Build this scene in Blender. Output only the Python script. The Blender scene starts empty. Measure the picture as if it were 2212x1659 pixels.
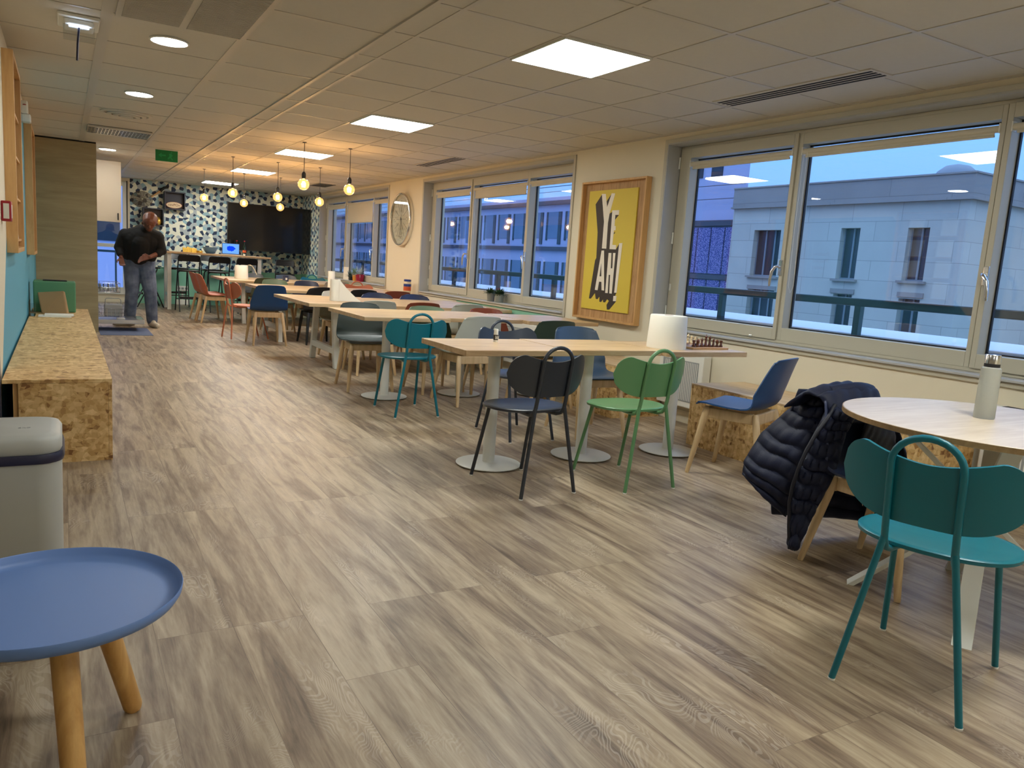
import bpy, bmesh, math, random
from mathutils import Vector, Matrix
random.seed(7)
PI = math.pi
scene = bpy.context.scene
COL = scene.collection
# ------------------------------------------------------------------ camera
F_PX, YAW, PITCH, ROLL = 1661.43, 0.532414, -0.149628, 0.067625
CAM_H, CEIL, WX, YF = 1.206, 2.437, 4.56, 17.28
fwd = Vector((math.sin(YAW)*math.cos(PITCH), math.cos(YAW)*math.cos(PITCH), math.sin(PITCH)))
r0 = Vector((math.cos(YAW), -math.sin(YAW), 0)); u0 = r0.cross(fwd)
rt = r0*math.cos(ROLL) + u0*math.sin(ROLL)
up = -r0*math.sin(ROLL) + u0*math.cos(ROLL)
cam = bpy.data.cameras.new('camera'); cam_o = bpy.data.objects.new('camera', cam); COL.objects.link(cam_o)
cam.sensor_width = 36.0; cam.lens = F_PX*36.0/2212.0; cam.clip_start = 0.05; cam.clip_end = 500
m = Matrix((rt, up, -fwd)).transposed().to_4x4(); m.translation = (0, 0, CAM_H); cam_o.matrix_world = m
scene.camera = cam_o
# ------------------------------------------------------------------ world (dusk sky), exposure
w = bpy.data.worlds.new('dusk'); scene.world = w; w.use_nodes = True
nt = w.node_tree; nt.nodes.clear()
o_ = nt.nodes.new('ShaderNodeOutputWorld'); bg = nt.nodes.new('ShaderNodeBackground')
tc = nt.nodes.new('ShaderNodeTexCoord'); sp = nt.nodes.new('ShaderNodeSeparateXYZ'); cr = nt.nodes.new('ShaderNodeValToRGB')
nt.links.new(tc.outputs['Generated'], sp.inputs[0]); nt.links.new(sp.outputs[2], cr.inputs[0])
cr.color_ramp.elements[0].position = 0.0; cr.color_ramp.elements[0].color = (0.15, 0.31, 0.68, 1)
cr.color_ramp.elements[1].position = 0.9; cr.color_ramp.elements[1].color = (0.72, 1.02, 1.6, 1)
e_ = cr.color_ramp.elements.new(0.22); e_.color = (0.20, 0.43, 0.95, 1)
nt.links.new(cr.outputs[0], bg.inputs[0]); bg.inputs[1].default_value = 1.0
nt.links.new(bg.outputs[0], o_.inputs[0])
PANEL_E, DOWN_E, BULB_W = 15.0, 40.0, 5.0
vs = scene.view_settings
vs.view_transform = 'Standard'; vs.look = 'None'; vs.gamma = 1.0; vs.use_curve_mapping = False
vs.exposure = 1.2
# ------------------------------------------------------------------ materials
MATS = {}
def newmat(name):
    mt = bpy.data.materials.new(name); mt.use_nodes = True; n = mt.node_tree; n.nodes.clear()
    out = n.nodes.new('ShaderNodeOutputMaterial'); b = n.nodes.new('ShaderNodeBsdfPrincipled')
    n.links.new(b.outputs[0], out.inputs[0]); MATS[name] = mt
    return mt, n, b, out
def rgb(c): return (c[0], c[1], c[2], 1)
def srgb(r, g, b):
    f = lambda v: ((v/255+0.055)/1.055)**2.4 if v > 10 else v/255/12.92
    return (f(r), f(g), f(b))
def mathn(n, op, a, b=None, c=None):
    x = n.nodes.new('ShaderNodeMath'); x.operation = op
    for i, v in enumerate((a, b, c)):
        if v is None: continue
        if isinstance(v, (int, float)): x.inputs[i].default_value = v
        else: n.links.new(v, x.inputs[i])
    return x.outputs[0]
def mixc(n, fac, a, b, mode='MIX'):
    x = n.nodes.new('ShaderNodeMix'); x.data_type = 'RGBA'; x.blend_type = mode
    if isinstance(fac, (int, float)): x.inputs[0].default_value = fac
    else: n.links.new(fac, x.inputs[0])
    for s, v in ((6, a), (7, b)):
        if isinstance(v, tuple): x.inputs[s].default_value = rgb(v)
        else: n.links.new(v, x.inputs[s])
    return x.outputs[2]
def coords(n, kind='Object', scale=(1, 1, 1), rot=(0, 0, 0), loc=(0, 0, 0)):
    t = n.nodes.new('ShaderNodeTexCoord'); mp = n.nodes.new('ShaderNodeMapping')
    mp.inputs['Scale'].default_value = scale; mp.inputs['Rotation'].default_value = rot; mp.inputs['Location'].default_value = loc
    n.links.new(t.outputs[kind], mp.inputs[0]); return mp.outputs[0]
def worldpos(n):
    g = n.nodes.new('ShaderNodeNewGeometry'); s = n.nodes.new('ShaderNodeSeparateXYZ'); n.links.new(g.outputs['Position'], s.inputs[0])
    return g.outputs['Position'], s.outputs[0], s.outputs[1], s.outputs[2]
def noise(n, vec, scale, detail=3, rough=0.5, dist=0):
    x = n.nodes.new('ShaderNodeTexNoise'); x.inputs['Scale'].default_value = scale; x.inputs['Detail'].default_value = detail
    x.inputs['Roughness'].default_value = rough; x.inputs['Distortion'].default_value = dist
    if vec is not None: n.links.new(vec, x.inputs['Vector'])
    return x
def ramp(n, fac, stops, interp='LINEAR'):
    x = n.nodes.new('ShaderNodeValToRGB'); x.color_ramp.interpolation = interp
    el = x.color_ramp.elements
    while len(el) < len(stops): el.new(0.5)
    for e, (p, c) in zip(el, stops): e.position = p; e.color = rgb(c)
    n.links.new(fac, x.inputs[0]); return x.outputs[0]
def bump(n, b, h, strength=0.2, dist=0.01):
    x = n.nodes.new('ShaderNodeBump'); x.inputs['Strength'].default_value = strength; x.inputs['Distance'].default_value = dist
    n.links.new(h, x.inputs['Height']); n.links.new(x.outputs[0], b.inputs['Normal'])
def plain(name, c, rough=0.5, metal=0.0, spec=0.5, var=0.06, sc=8, bmp=0.0):
    mt, n, b, o = newmat(name)
    v = coords(n); ns = noise(n, v, sc, 4)
    f = mathn(n, 'MULTIPLY_ADD', ns.outputs[0], 2*var, 1-var)
    cc = n.nodes.new('ShaderNodeCombineColor')
    for i in range(3): n.links.new(mathn(n, 'MULTIPLY', f, c[i]), cc.inputs[i])
    n.links.new(cc.outputs[0], b.inputs['Base Color'])
    b.inputs['Roughness'].default_value = rough; b.inputs['Metallic'].default_value = metal
    b.inputs['Specular IOR Level'].default_value = spec
    if bmp: bump(n, b, noise(n, v, sc*12, 2).outputs[0], bmp, 0.002)
    return mt
def emis(name, c, s):
    mt = bpy.data.materials.new(name); mt.use_nodes = True; n = mt.node_tree; n.nodes.clear()
    o = n.nodes.new('ShaderNodeOutputMaterial'); e = n.nodes.new('ShaderNodeEmission')
    e.inputs[0].default_value = rgb(c); e.inputs[1].default_value = s; n.links.new(e.outputs[0], o.inputs[0])
    MATS[name] = mt; return mt
def wood(name, c1, c2, rough=0.45, axis=0, scale=1.0, ringscale=9):
    mt, n, b, o = newmat(name)
    s = [ringscale*scale]*3; s[axis] = ringscale*scale*0.09
    v = coords(n, 'Object', tuple(s))
    a = noise(n, v, 1.6, 5, 0.6, 1.2); f = noise(n, v, 9, 3, 0.7)
    t = mathn(n, 'ADD', mathn(n, 'MULTIPLY', a.outputs[0], 0.75), mathn(n, 'MULTIPLY', f.outputs[0], 0.25))
    c = ramp(n, t, [(0.32, c1), (0.5, tuple((x+y)/2 for x, y in zip(c1, c2))), (0.68, c2)])
    n.links.new(c, b.inputs['Base Color']); b.inputs['Roughness'].default_value = rough
    bump(n, b, t, 0.08, 0.002)
    return mt
def paintmask(n, comp, lo, hi):
    return mathn(n, 'MULTIPLY', mathn(n, 'GREATER_THAN', comp, lo), mathn(n, 'LESS_THAN', comp, hi))

CREAM = srgb(226, 217, 192); MINT = srgb(138, 198, 168); TEAL_P = srgb(86, 165, 190)
def terrazzo(n, va, vb):
    cx = n.nodes.new('ShaderNodeCombineXYZ'); n.links.new(va, cx.inputs[0]); n.links.new(vb, cx.inputs[1])
    def vor(seedz):
        v = n.nodes.new('ShaderNodeTexVoronoi'); v.voronoi_dimensions = '2D'; v.feature = 'F1'; v.distance = 'EUCLIDEAN'
        v.inputs['Scale'].default_value = 15.5; v.inputs['Randomness'].default_value = 0.95
        n.links.new(cx.outputs[0], v.inputs['Vector']); return v
    v = vor(0); s = n.nodes.new('ShaderNodeSeparateColor'); n.links.new(v.outputs['Color'], s.inputs[0])
    p = n.nodes.new('ShaderNodeSeparateXYZ'); n.links.new(v.outputs['Position'], p.inputs[0])
    i = mathn(n, 'FLOOR', mathn(n, 'MULTIPLY', p.outputs[0], 15.5)); j = mathn(n, 'FLOOR', mathn(n, 'MULTIPLY', p.outputs[1], 15.5))
    k = mathn(n, 'FLOORED_MODULO', mathn(n, 'MULTIPLY_ADD', j, 2.0, i), 4.0)     # neighbouring pieces never share the dark colour
    lightc = ramp(n, s.outputs[0], [(0.0, srgb(236, 236, 216)), (0.52, srgb(150, 184, 194)), (0.78, srgb(176, 186, 188))], 'CONSTANT')
    return mixc(n, mathn(n, 'LESS_THAN', k, 0.5), lightc, srgb(26, 46, 78))
def wallmats():
    # right wall: cream, mint under the sills, patterned paper in the far corner
    mt, n, b, o = newmat('wall_right_paint'); P, x, y, z = worldpos(n)
    low = mathn(n, 'LESS_THAN', z, 0.762)
    g = mathn(n, 'MAXIMUM', paintmask(n, y, 6.77, 9.36), mathn(n, 'GREATER_THAN', y, 13.9))
    c = mixc(n, mathn(n, 'MULTIPLY', low, g), CREAM, MINT)
    pap = mathn(n, 'MULTIPLY', mathn(n, 'GREATER_THAN', y, 15.92), mathn(n, 'GREATER_THAN', z, 0.762))
    c = mixc(n, pap, c, terrazzo(n, y, z))
    n.links.new(c, b.inputs['Base Color']); b.inputs['Roughness'].default_value = 0.7
    bump(n, b, noise(n, P, 90, 3).outputs[0], 0.12, 0.002)
    mt, n, b, o = newmat('wall_far_paint'); P, x, y, z = worldpos(n)
    c = mixc(n, mathn(n, 'LESS_THAN', z, 0.745), terrazzo(n, x, z), MINT)
    c = mixc(n, mathn(n, 'LESS_THAN', x, 1.16), c, CREAM)
    n.links.new(c, b.inputs['Base Color']); b.inputs['Roughness'].default_value = 0.6
    mt, n, b, o = newmat('wall_left_paint'); P, x, y, z = worldpos(n)
    line = mathn(n, 'MULTIPLY_ADD', z, 0.956, 4.618)
    t = mathn(n, 'MULTIPLY', mathn(n, 'GREATER_THAN', y, line), mathn(n, 'LESS_THAN', z, 2.25))
    c = mixc(n, t, CREAM, TEAL_P)
    n.links.new(c, b.inputs['Base Color']); b.inputs['Roughness'].default_value = 0.6
wallmats()
plain('cream_paint', CREAM, 0.7, var=0.02)
plain('navy_panel', srgb(28, 32, 52), 0.5)
def floor_surface():
    mt, n, b, o = newmat('oak_planks')
    g = n.nodes.new('ShaderNodeNewGeometry'); s = n.nodes.new('ShaderNodeSeparateXYZ'); n.links.new(g.outputs['Position'], s.inputs[0])
    cx = n.nodes.new('ShaderNodeCombineXYZ'); n.links.new(s.outputs[1], cx.inputs[0]); n.links.new(s.outputs[0], cx.inputs[1])
    br = n.nodes.new('ShaderNodeTexBrick'); br.offset = 0.37; br.offset_frequency = 3; br.squash = 1
    br.inputs['Scale'].default_value = 1.0; br.inputs['Brick Width'].default_value = 1.22; br.inputs['Row Height'].default_value = 0.228
    br.inputs['Mortar Size'].default_value = 0.0011; br.inputs['Mortar Smooth'].default_value = 0.0
    br.inputs['Color1'].default_value = (0, 0, 0, 1); br.inputs['Color2'].default_value = (1, 1, 1, 1); br.inputs['Mortar'].default_value = (0.5, 0.5, 0.5, 1)
    n.links.new(cx.outputs[0], br.inputs['Vector'])
    bs = n.nodes.new('ShaderNodeSeparateColor'); n.links.new(br.outputs['Color'], bs.inputs[0])
    rnd = bs.outputs[0]
    # grain coordinates shifted plank by plank
    sh = mathn(n, 'MULTIPLY', rnd, 37.0)
    cv = n.nodes.new('ShaderNodeCombineXYZ')
    n.links.new(mathn(n, 'ADD', mathn(n, 'MULTIPLY', s.outputs[0], 2.6), sh), cv.inputs[0])
    n.links.new(mathn(n, 'MULTIPLY', s.outputs[1], 0.24), cv.inputs[1]); n.links.new(sh, cv.inputs[2])
    big = noise(n, cv.outputs[0], 5.5, 4, 0.55, 0.9)
    fine = noise(n, cv.outputs[0], 34, 4, 0.65, 0.3)
    cv2 = n.nodes.new('ShaderNodeCombineXYZ')
    n.links.new(mathn(n, 'ADD', s.outputs[0], sh), cv2.inputs[0]); n.links.new(mathn(n, 'MULTIPLY', s.outputs[1], 0.42), cv2.inputs[1]); n.links.new(sh, cv2.inputs[2])
    warp = noise(n, cv2.outputs[0], 4.5, 3, 0.5, 0.6)
    rings = mathn(n, 'SINE', mathn(n, 'MULTIPLY', warp.outputs[0], 330.0))
    patch = noise(n, cv2.outputs[0], 5.5, 2, 0.5)
    ringm = mathn(n, 'MULTIPLY', mathn(n, 'GREATER_THAN', rings, 0.35), ramp(n, patch.outputs[0], [(0.55, (0, 0, 0)), (0.66, (1, 1, 1))]))
    t = mathn(n, 'ADD', mathn(n, 'MULTIPLY', big.outputs[0], 0.72), mathn(n, 'MULTIPLY', fine.outputs[0], 0.28))
    c = ramp(n, t, [(0.30, srgb(92, 74, 56)), (0.42, srgb(134, 114, 92)), (0.54, srgb(168, 149, 122)), (0.74, srgb(202, 186, 158))])
    c = mixc(n, mathn(n, 'MULTIPLY', ringm, 0.24), c, srgb(224, 212, 194))
    tone = mathn(n, 'MULTIPLY_ADD', rnd, 0.17, 0.90)
    hs = n.nodes.new('ShaderNodeHueSaturation'); n.links.new(c, hs.inputs['Color']); n.links.new(tone, hs.inputs['Value'])
    c = mixc(n, mathn(n, 'MULTIPLY', br.outputs['Fac'], 0.55), hs.outputs[0], srgb(84, 66, 52))
    n.links.new(c, b.inputs['Base Color']); b.inputs['Roughness'].default_value = 0.42; b.inputs['Specular IOR Level'].default_value = 0.45
    bump(n, b, t, 0.15, 0.003)
floor_surface()
def osb_mat(name, base, dark, light, sc=1.0):
    mt, n, b, o = newmat(name)
    cols = []
    for k, (rot, scl) in enumerate((((0.3, 0.5, 0.4), (16, 44, 30)), ((0.9, -0.4, 1.9), (38, 15, 34)), ((-0.6, 1.1, 2.7), (20, 50, 18)))):
        v = coords(n, 'Object', tuple(q*sc for q in scl), rot, (k*3.1, k*1.7, k))
        nz = noise(n, v, 0.9, 2); mx = n.nodes.new('ShaderNodeMix'); mx.data_type = 'VECTOR'; mx.inputs[0].default_value = 0.12
        n.links.new(v, mx.inputs[4]); n.links.new(nz.outputs[1], mx.inputs[5])
        vo = n.nodes.new('ShaderNodeTexVoronoi'); vo.inputs['Scale'].default_value = 0.8; vo.inputs['Randomness'].default_value = 1.0
        n.links.new(mx.outputs[1], vo.inputs['Vector']); sc_ = n.nodes.new('ShaderNodeSeparateColor'); n.links.new(vo.outputs['Color'], sc_.inputs[0])
        cols.append(sc_)
    t = mathn(n, 'ADD', mathn(n, 'MULTIPLY', cols[0].outputs[0], 0.45), mathn(n, 'ADD', mathn(n, 'MULTIPLY', cols[1].outputs[0], 0.33), mathn(n, 'MULTIPLY', cols[2].outputs[1], 0.22)))
    c = ramp(n, t, [(0.10, dark), (0.33, base), (0.6, tuple((a+d)/2 for a, d in zip(base, light))), (0.86, light)])
    n.links.new(c, b.inputs['Base Color']); b.inputs['Roughness'].default_value = 0.55
    bump(n, b, t, 0.25, 0.003)
osb_mat('osb', srgb(196, 154, 92), srgb(128, 84, 40), srgb(236, 204, 146), 1.7)
wood('oak_top', srgb(176, 140, 96), srgb(222, 194, 152), 0.38, 0)
wood('oak_top_y', srgb(176, 140, 96), srgb(222, 194, 152), 0.4, 1)
wood('oak_edge', srgb(128, 100, 62), srgb(176, 144, 98), 0.5, 0)
wood('round_top_wood', srgb(196, 174, 144), srgb(228, 212, 188), 0.35, 0)
wood('beech_leg', srgb(196, 164, 118), srgb(226, 198, 154), 0.45, 2)
wood('pine_leg', srgb(184, 132, 66), srgb(222, 176, 106), 0.42, 2)
wood('tall_panel_wood', srgb(150, 134, 98), srgb(180, 164, 126), 0.55, 0, 0.5)
wood('frame_pine', srgb(190, 142, 84), srgb(216, 172, 112), 0.5, 2)
wood('frame_rustic', srgb(150, 108, 60), srgb(205, 164, 112), 0.6, 2, 2.2)
plain('ceiling_tile', srgb(206, 200, 186), 0.85, var=0.03, sc=30, bmp=0.1)
plain('grid_white', srgb(196, 190, 176), 0.42, var=0.02)
plain('window_alu', srgb(190, 184, 164), 0.45, var=0.02)
plain('reveal_grey', srgb(178, 178, 174), 0.5, var=0.02)
plain('gasket', srgb(20, 20, 24), 0.6)
plain('blind_fabric', srgb(206, 198, 176), 0.8, var=0.03)
plain('white_metal', srgb(226, 226, 216), 0.4, var=0.02)
plain('white_plastic', srgb(228, 226, 216), 0.45, var=0.02)
plain('radiator_grille', srgb(150, 152, 150), 0.5, var=0.05)
plain('dark_slot', srgb(14, 13, 12), 0.8)
plain('black_metal', srgb(16, 16, 18), 0.4, var=0.02)
plain('black_plastic', srgb(18, 18, 20), 0.35, var=0.02)
plain('chrome', (0.75, 0.75, 0.74), 0.22, 1.0, var=0.03)
plain('steel', (0.6, 0.6, 0.6), 0.3, 1.0, var=0.05)
plain('paper', srgb(240, 236, 222), 0.85, var=0.02, bmp=0.1)
plain('bin_body', srgb(178, 178, 168), 0.45, var=0.02)
plain('liner', srgb(34, 34, 58), 0.4)
plain('tray_blue', srgb(108, 140, 196), 0.42, var=0.02)
plain('kraft', srgb(158, 128, 86), 0.7, var=0.1)
plain('green_box', srgb(86, 142, 100), 0.5)
plain('red_plastic', srgb(158, 20, 34), 0.35)
plain('patch_blue', srgb(84, 98, 130), 0.7, var=0.08)
plain('skin', srgb(104, 58, 38), 0.42, var=0.06)
plain('sweater', srgb(13, 12, 11), 0.9, var=0.15, bmp=0.3)
plain('cap_brown', srgb(140, 66, 36), 0.3)
plain('sneaker', srgb(206, 198, 178), 0.55, var=0.06)
plain('coat_navy', srgb(20, 27, 52), 0.62, spec=0.35, var=0.12, sc=14, bmp=0.25)
plain('cabinet_beige', srgb(196, 182, 158), 0.5, var=0.02)
plain('facade_glass', srgb(92, 112, 140), 0.2, var=0.3, sc=0.8)
plain('coat_lining', srgb(13, 16, 32), 0.6)
plain('poster_yellow', srgb(218, 192, 66), 0.6, var=0.02)
plain('poster_black', srgb(48, 40, 34), 0.6)
plain('poster_white', srgb(238, 230, 212), 0.6, var=0.01)
plain('clock_face', srgb(196, 190, 160), 0.35, var=0.04)
plain('leaf_dark', srgb(46, 72, 40), 0.5, var=0.3)
plain('leaf_light', srgb(110, 140, 70), 0.5, var=0.3)
plain('leaf_white', srgb(180, 190, 180), 0.5, var=0.3)
plain('pot_grey', srgb(130, 128, 118), 0.6); plain('pot_zinc', srgb(148, 156, 152), 0.35, 0.6)
plain('pot_black', srgb(24, 26, 26), 0.5); plain('pot_orange', srgb(206, 140, 50), 0.5); plain('pot_crimson', srgb(160, 28, 62), 0.4)
plain('soil', srgb(40, 28, 20), 0.9)
plain('board_wood', srgb(204, 160, 110), 0.4, var=0.1)
plain('chess_dark', srgb(92, 48, 26), 0.35, var=0.1); plain('chess_light', srgb(220, 196, 152), 0.4)
plain('gold', srgb(212, 164, 70), 0.3, 0.6); plain('bowl_blue', srgb(70, 106, 140), 0.35)
plain('shelf_black', srgb(52, 54, 66), 0.5)
plain('wicker', srgb(120, 104, 78), 0.7, var=0.2)
plain('jar_red', srgb(196, 84, 42), 0.4); plain('jar_blue', srgb(40, 60, 130), 0.4); plain('jar_cream', srgb(220, 200, 160), 0.4)
plain('exit_green', srgb(20, 130, 66), 0.5); plain('exit_pale', srgb(40, 165, 92), 0.5)
plain('oval_cream', srgb(226, 200, 160), 0.4); plain('oval_brown', srgb(120, 50, 34), 0.5)
plain('glass_green', srgb(20, 34, 24), 0.1)
plain('snack_yellow', srgb(216, 176, 60), 0.5, var=0.3, sc=30)
plain('outside_rail', srgb(24, 52, 60), 0.4)
plain('outside_ledge', srgb(196, 200, 206), 0.7); plain('outside_deck', srgb(104, 88, 84), 0.8, var=0.2)
def denim():
    mt, n, b, o = newmat('denim'); P, x, y, z = worldpos(n)
    v = coords(n); ns = noise(n, v, 9, 4)
    c = ramp(n, ns.outputs[0], [(0.3, srgb(62, 76, 100)), (0.7, srgb(112, 122, 140))])
    n.links.new(c, b.inputs['Base Color']); b.inputs['Roughness'].default_value = 0.85
denim()
def stone(name, c, dx=1.4, dz=0.5):
    mt, n, b, o = newmat(name); P, x, y, z = worldpos(n)
    cx = n.nodes.new('ShaderNodeCombineXYZ'); n.links.new(mathn(n, 'ADD', x, y), cx.inputs[0]); n.links.new(z, cx.inputs[1])
    br = n.nodes.new('ShaderNodeTexBrick'); br.inputs['Scale'].default_value = 1; br.inputs['Brick Width'].default_value = dx; br.inputs['Row Height'].default_value = dz
    br.inputs['Mortar Size'].default_value = 0.008; br.inputs['Color1'].default_value = rgb(c); br.inputs['Color2'].default_value = rgb(tuple(q*0.9 for q in c)); br.inputs['Mortar'].default_value = rgb(tuple(q*0.62 for q in c))
    n.links.new(cx.outputs[0], br.inputs['Vector'])
    ns = noise(n, P, 0.8, 5, 0.6)
    n.links.new(mixc(n, ramp(n, ns.outputs[0], [(0.4, (0, 0, 0)), (0.7, (0.25, 0.25, 0.25))]), br.outputs[0], tuple(q*0.6 for q in c)), b.inputs['Base Color']); b.inputs['Roughness'].default_value = 0.85
stone('stone_facade', srgb(196, 194, 180)); stone('stone_cornice', srgb(150, 146, 140), 3.2, 0.9)
plain('facade_lilac', srgb(170, 172, 200), 0.8, var=0.1, sc=0.6); plain('facade_band', srgb(70, 68, 84), 0.8)
def screen_mat():
    mt, n, b, o = newmat('perforated_screen'); P, x, y, z = worldpos(n)
    v = n.nodes.new('ShaderNodeTexVoronoi'); v.inputs['Scale'].default_value = 26; n.links.new(P, v.inputs['Vector'])
    n.links.new(ramp(n, v.outputs['Distance'], [(0.35, srgb(150, 140, 190)), (0.55, srgb(70, 68, 130))]), b.inputs['Base Color']); b.inputs['Roughness'].default_value = 0.7
screen_mat()
plain('facade_window', srgb(34, 46, 58), 0.12, var=0.3, sc=1.5); plain('facade_frame', srgb(120, 132, 140), 0.6)
def pane_mat(name, boost=1.3, tint=(0.93, 0.95, 0.97)):
    mt = bpy.data.materials.new(name); mt.use_nodes = True; n = mt.node_tree; n.nodes.clear(); MATS[name] = mt
    o = n.nodes.new('ShaderNodeOutputMaterial'); t = n.nodes.new('ShaderNodeBsdfTransparent'); g = n.nodes.new('ShaderNodeBsdfGlossy')
    t.inputs[0].default_value = rgb(tint); g.inputs['Roughness'].default_value = 0.0
    ge = n.nodes.new('ShaderNodeNewGeometry'); dp = n.nodes.new('ShaderNodeVectorMath'); dp.operation = 'DOT_PRODUCT'
    n.links.new(ge.outputs['Normal'], dp.inputs[0]); n.links.new(ge.outputs['Incoming'], dp.inputs[1])
    k5 = mathn(n, 'POWER', mathn(n, 'SUBTRACT', 1.0, mathn(n, 'ABSOLUTE', dp.outputs['Value'])), 5.0)
    mx = n.nodes.new('ShaderNodeMixShader'); n.links.new(mathn(n, 'MULTIPLY_ADD', k5, 0.9*boost, 0.035*boost), mx.inputs[0])
    n.links.new(t.outputs[0], mx.inputs[1]); n.links.new(g.outputs[0], mx.inputs[2]); n.links.new(mx.outputs[0], o.inputs[0])
pane_mat('pane_glass', 1.35)
pane_mat('amber_glass', 1.2, (1.0, 0.86, 0.62))
pane_mat('clear_glass', 1.2, (0.9, 0.92, 0.93))
def frosted():
    mt, n, b, o = newmat('frosted_bottle'); b.inputs['Base Color'].default_value = rgb(srgb(206, 208, 200)); b.inputs['Roughness'].default_value = 0.35
    b.inputs['Transmission Weight'].default_value = 0.55; b.inputs['IOR'].default_value = 1.3
    ns = noise(n, coords(n), 40, 2); bump(n, b, ns.outputs[0], 0.2, 0.002)
frosted()
def bulb_glass():
    mt = MATS['amber_glass']; n = mt.node_tree; o = [q for q in n.nodes if q.type == 'OUTPUT_MATERIAL'][0]; src = o.inputs[0].links[0].from_socket
    e = n.nodes.new('ShaderNodeEmission'); e.inputs[0].default_value = (1.0, 0.50, 0.16, 1); e.inputs[1].default_value = 0.34
    a = n.nodes.new('ShaderNodeAddShader'); n.links.new(src, a.inputs[0]); n.links.new(e.outputs[0], a.inputs[1]); n.links.new(a.outputs[0], o.inputs[0])
bulb_glass()
def tv():
    mt, n, b, o = newmat('tv_screen'); ns = noise(n, coords(n), 3); n.links.new(ramp(n, ns.outputs[0], [(0.3, (0.003, 0.003, 0.003)), (0.7, (0.006, 0.006, 0.006))]), b.inputs['Base Color']); b.inputs['Roughness'].default_value = 0.12
tv()
emis('panel_light', (0.97, 1.0, 0.96), PANEL_E); emis('down_light', (0.95, 0.98, 1.0), DOWN_E); emis('led_glow', (0.6, 0.75, 1.0), 6)
emis('filament', (1.0, 0.62, 0.28), 26)
def lap():
    mt = bpy.data.materials.new('laptop_screen'); mt.use_nodes = True; n = mt.node_tree; n.nodes.clear(); MATS['laptop_screen'] = mt
    o = n.nodes.new('ShaderNodeOutputMaterial'); e = n.nodes.new('ShaderNodeEmission'); v = coords(n, 'Object', (0.8, 0, 1.3))
    ns = noise(n, v, 14, 2, 0.5, 1.5)
    g = n.nodes.new('ShaderNodeVectorMath'); g.operation = 'LENGTH'; n.links.new(v, g.inputs[0])
    blob = mathn(n, 'LESS_THAN', mathn(n, 'ADD', g.outputs['Value'], mathn(n, 'MULTIPLY', ns.outputs[0], 0.06)), 0.095)
    n.links.new(mixc(n, blob, srgb(84, 130, 200), srgb(10, 50, 210)), e.inputs[0]); e.inputs[1].default_value = 0.9
    n.links.new(e.outputs[0], o.inputs[0])
lap()
SHELL = {'blue': srgb(20, 66, 114), 'charcoal': srgb(62, 72, 70), 'white': srgb(196, 200, 188), 'slate': srgb(58, 76, 94), 'darkgreen': srgb(50, 68, 58),
         'sage': srgb(104, 128, 104), 'brick': srgb(138, 70, 50), 'black': srgb(26, 28, 34), 'navy': srgb(44, 54, 84), 'olive': srgb(74, 80, 58), 'taupe': srgb(172, 164, 152), 'orange': srgb(176, 96, 64), 'greyblue': srgb(86, 96, 104)}
for k, c in SHELL.items(): plain('shell_'+k, c, 0.42, var=0.03, sc=4)
METAL = {'teal': srgb(12, 112, 128), 'green': srgb(98, 146, 98), 'graphite': srgb(48, 52, 58), 'darkslate': srgb(52, 60, 72), 'copper': srgb(196, 116, 82), 'navy': srgb(30, 46, 92)}
for k, c in METAL.items(): plain('powder_'+k, c, 0.36, var=0.02, sc=4)
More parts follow.
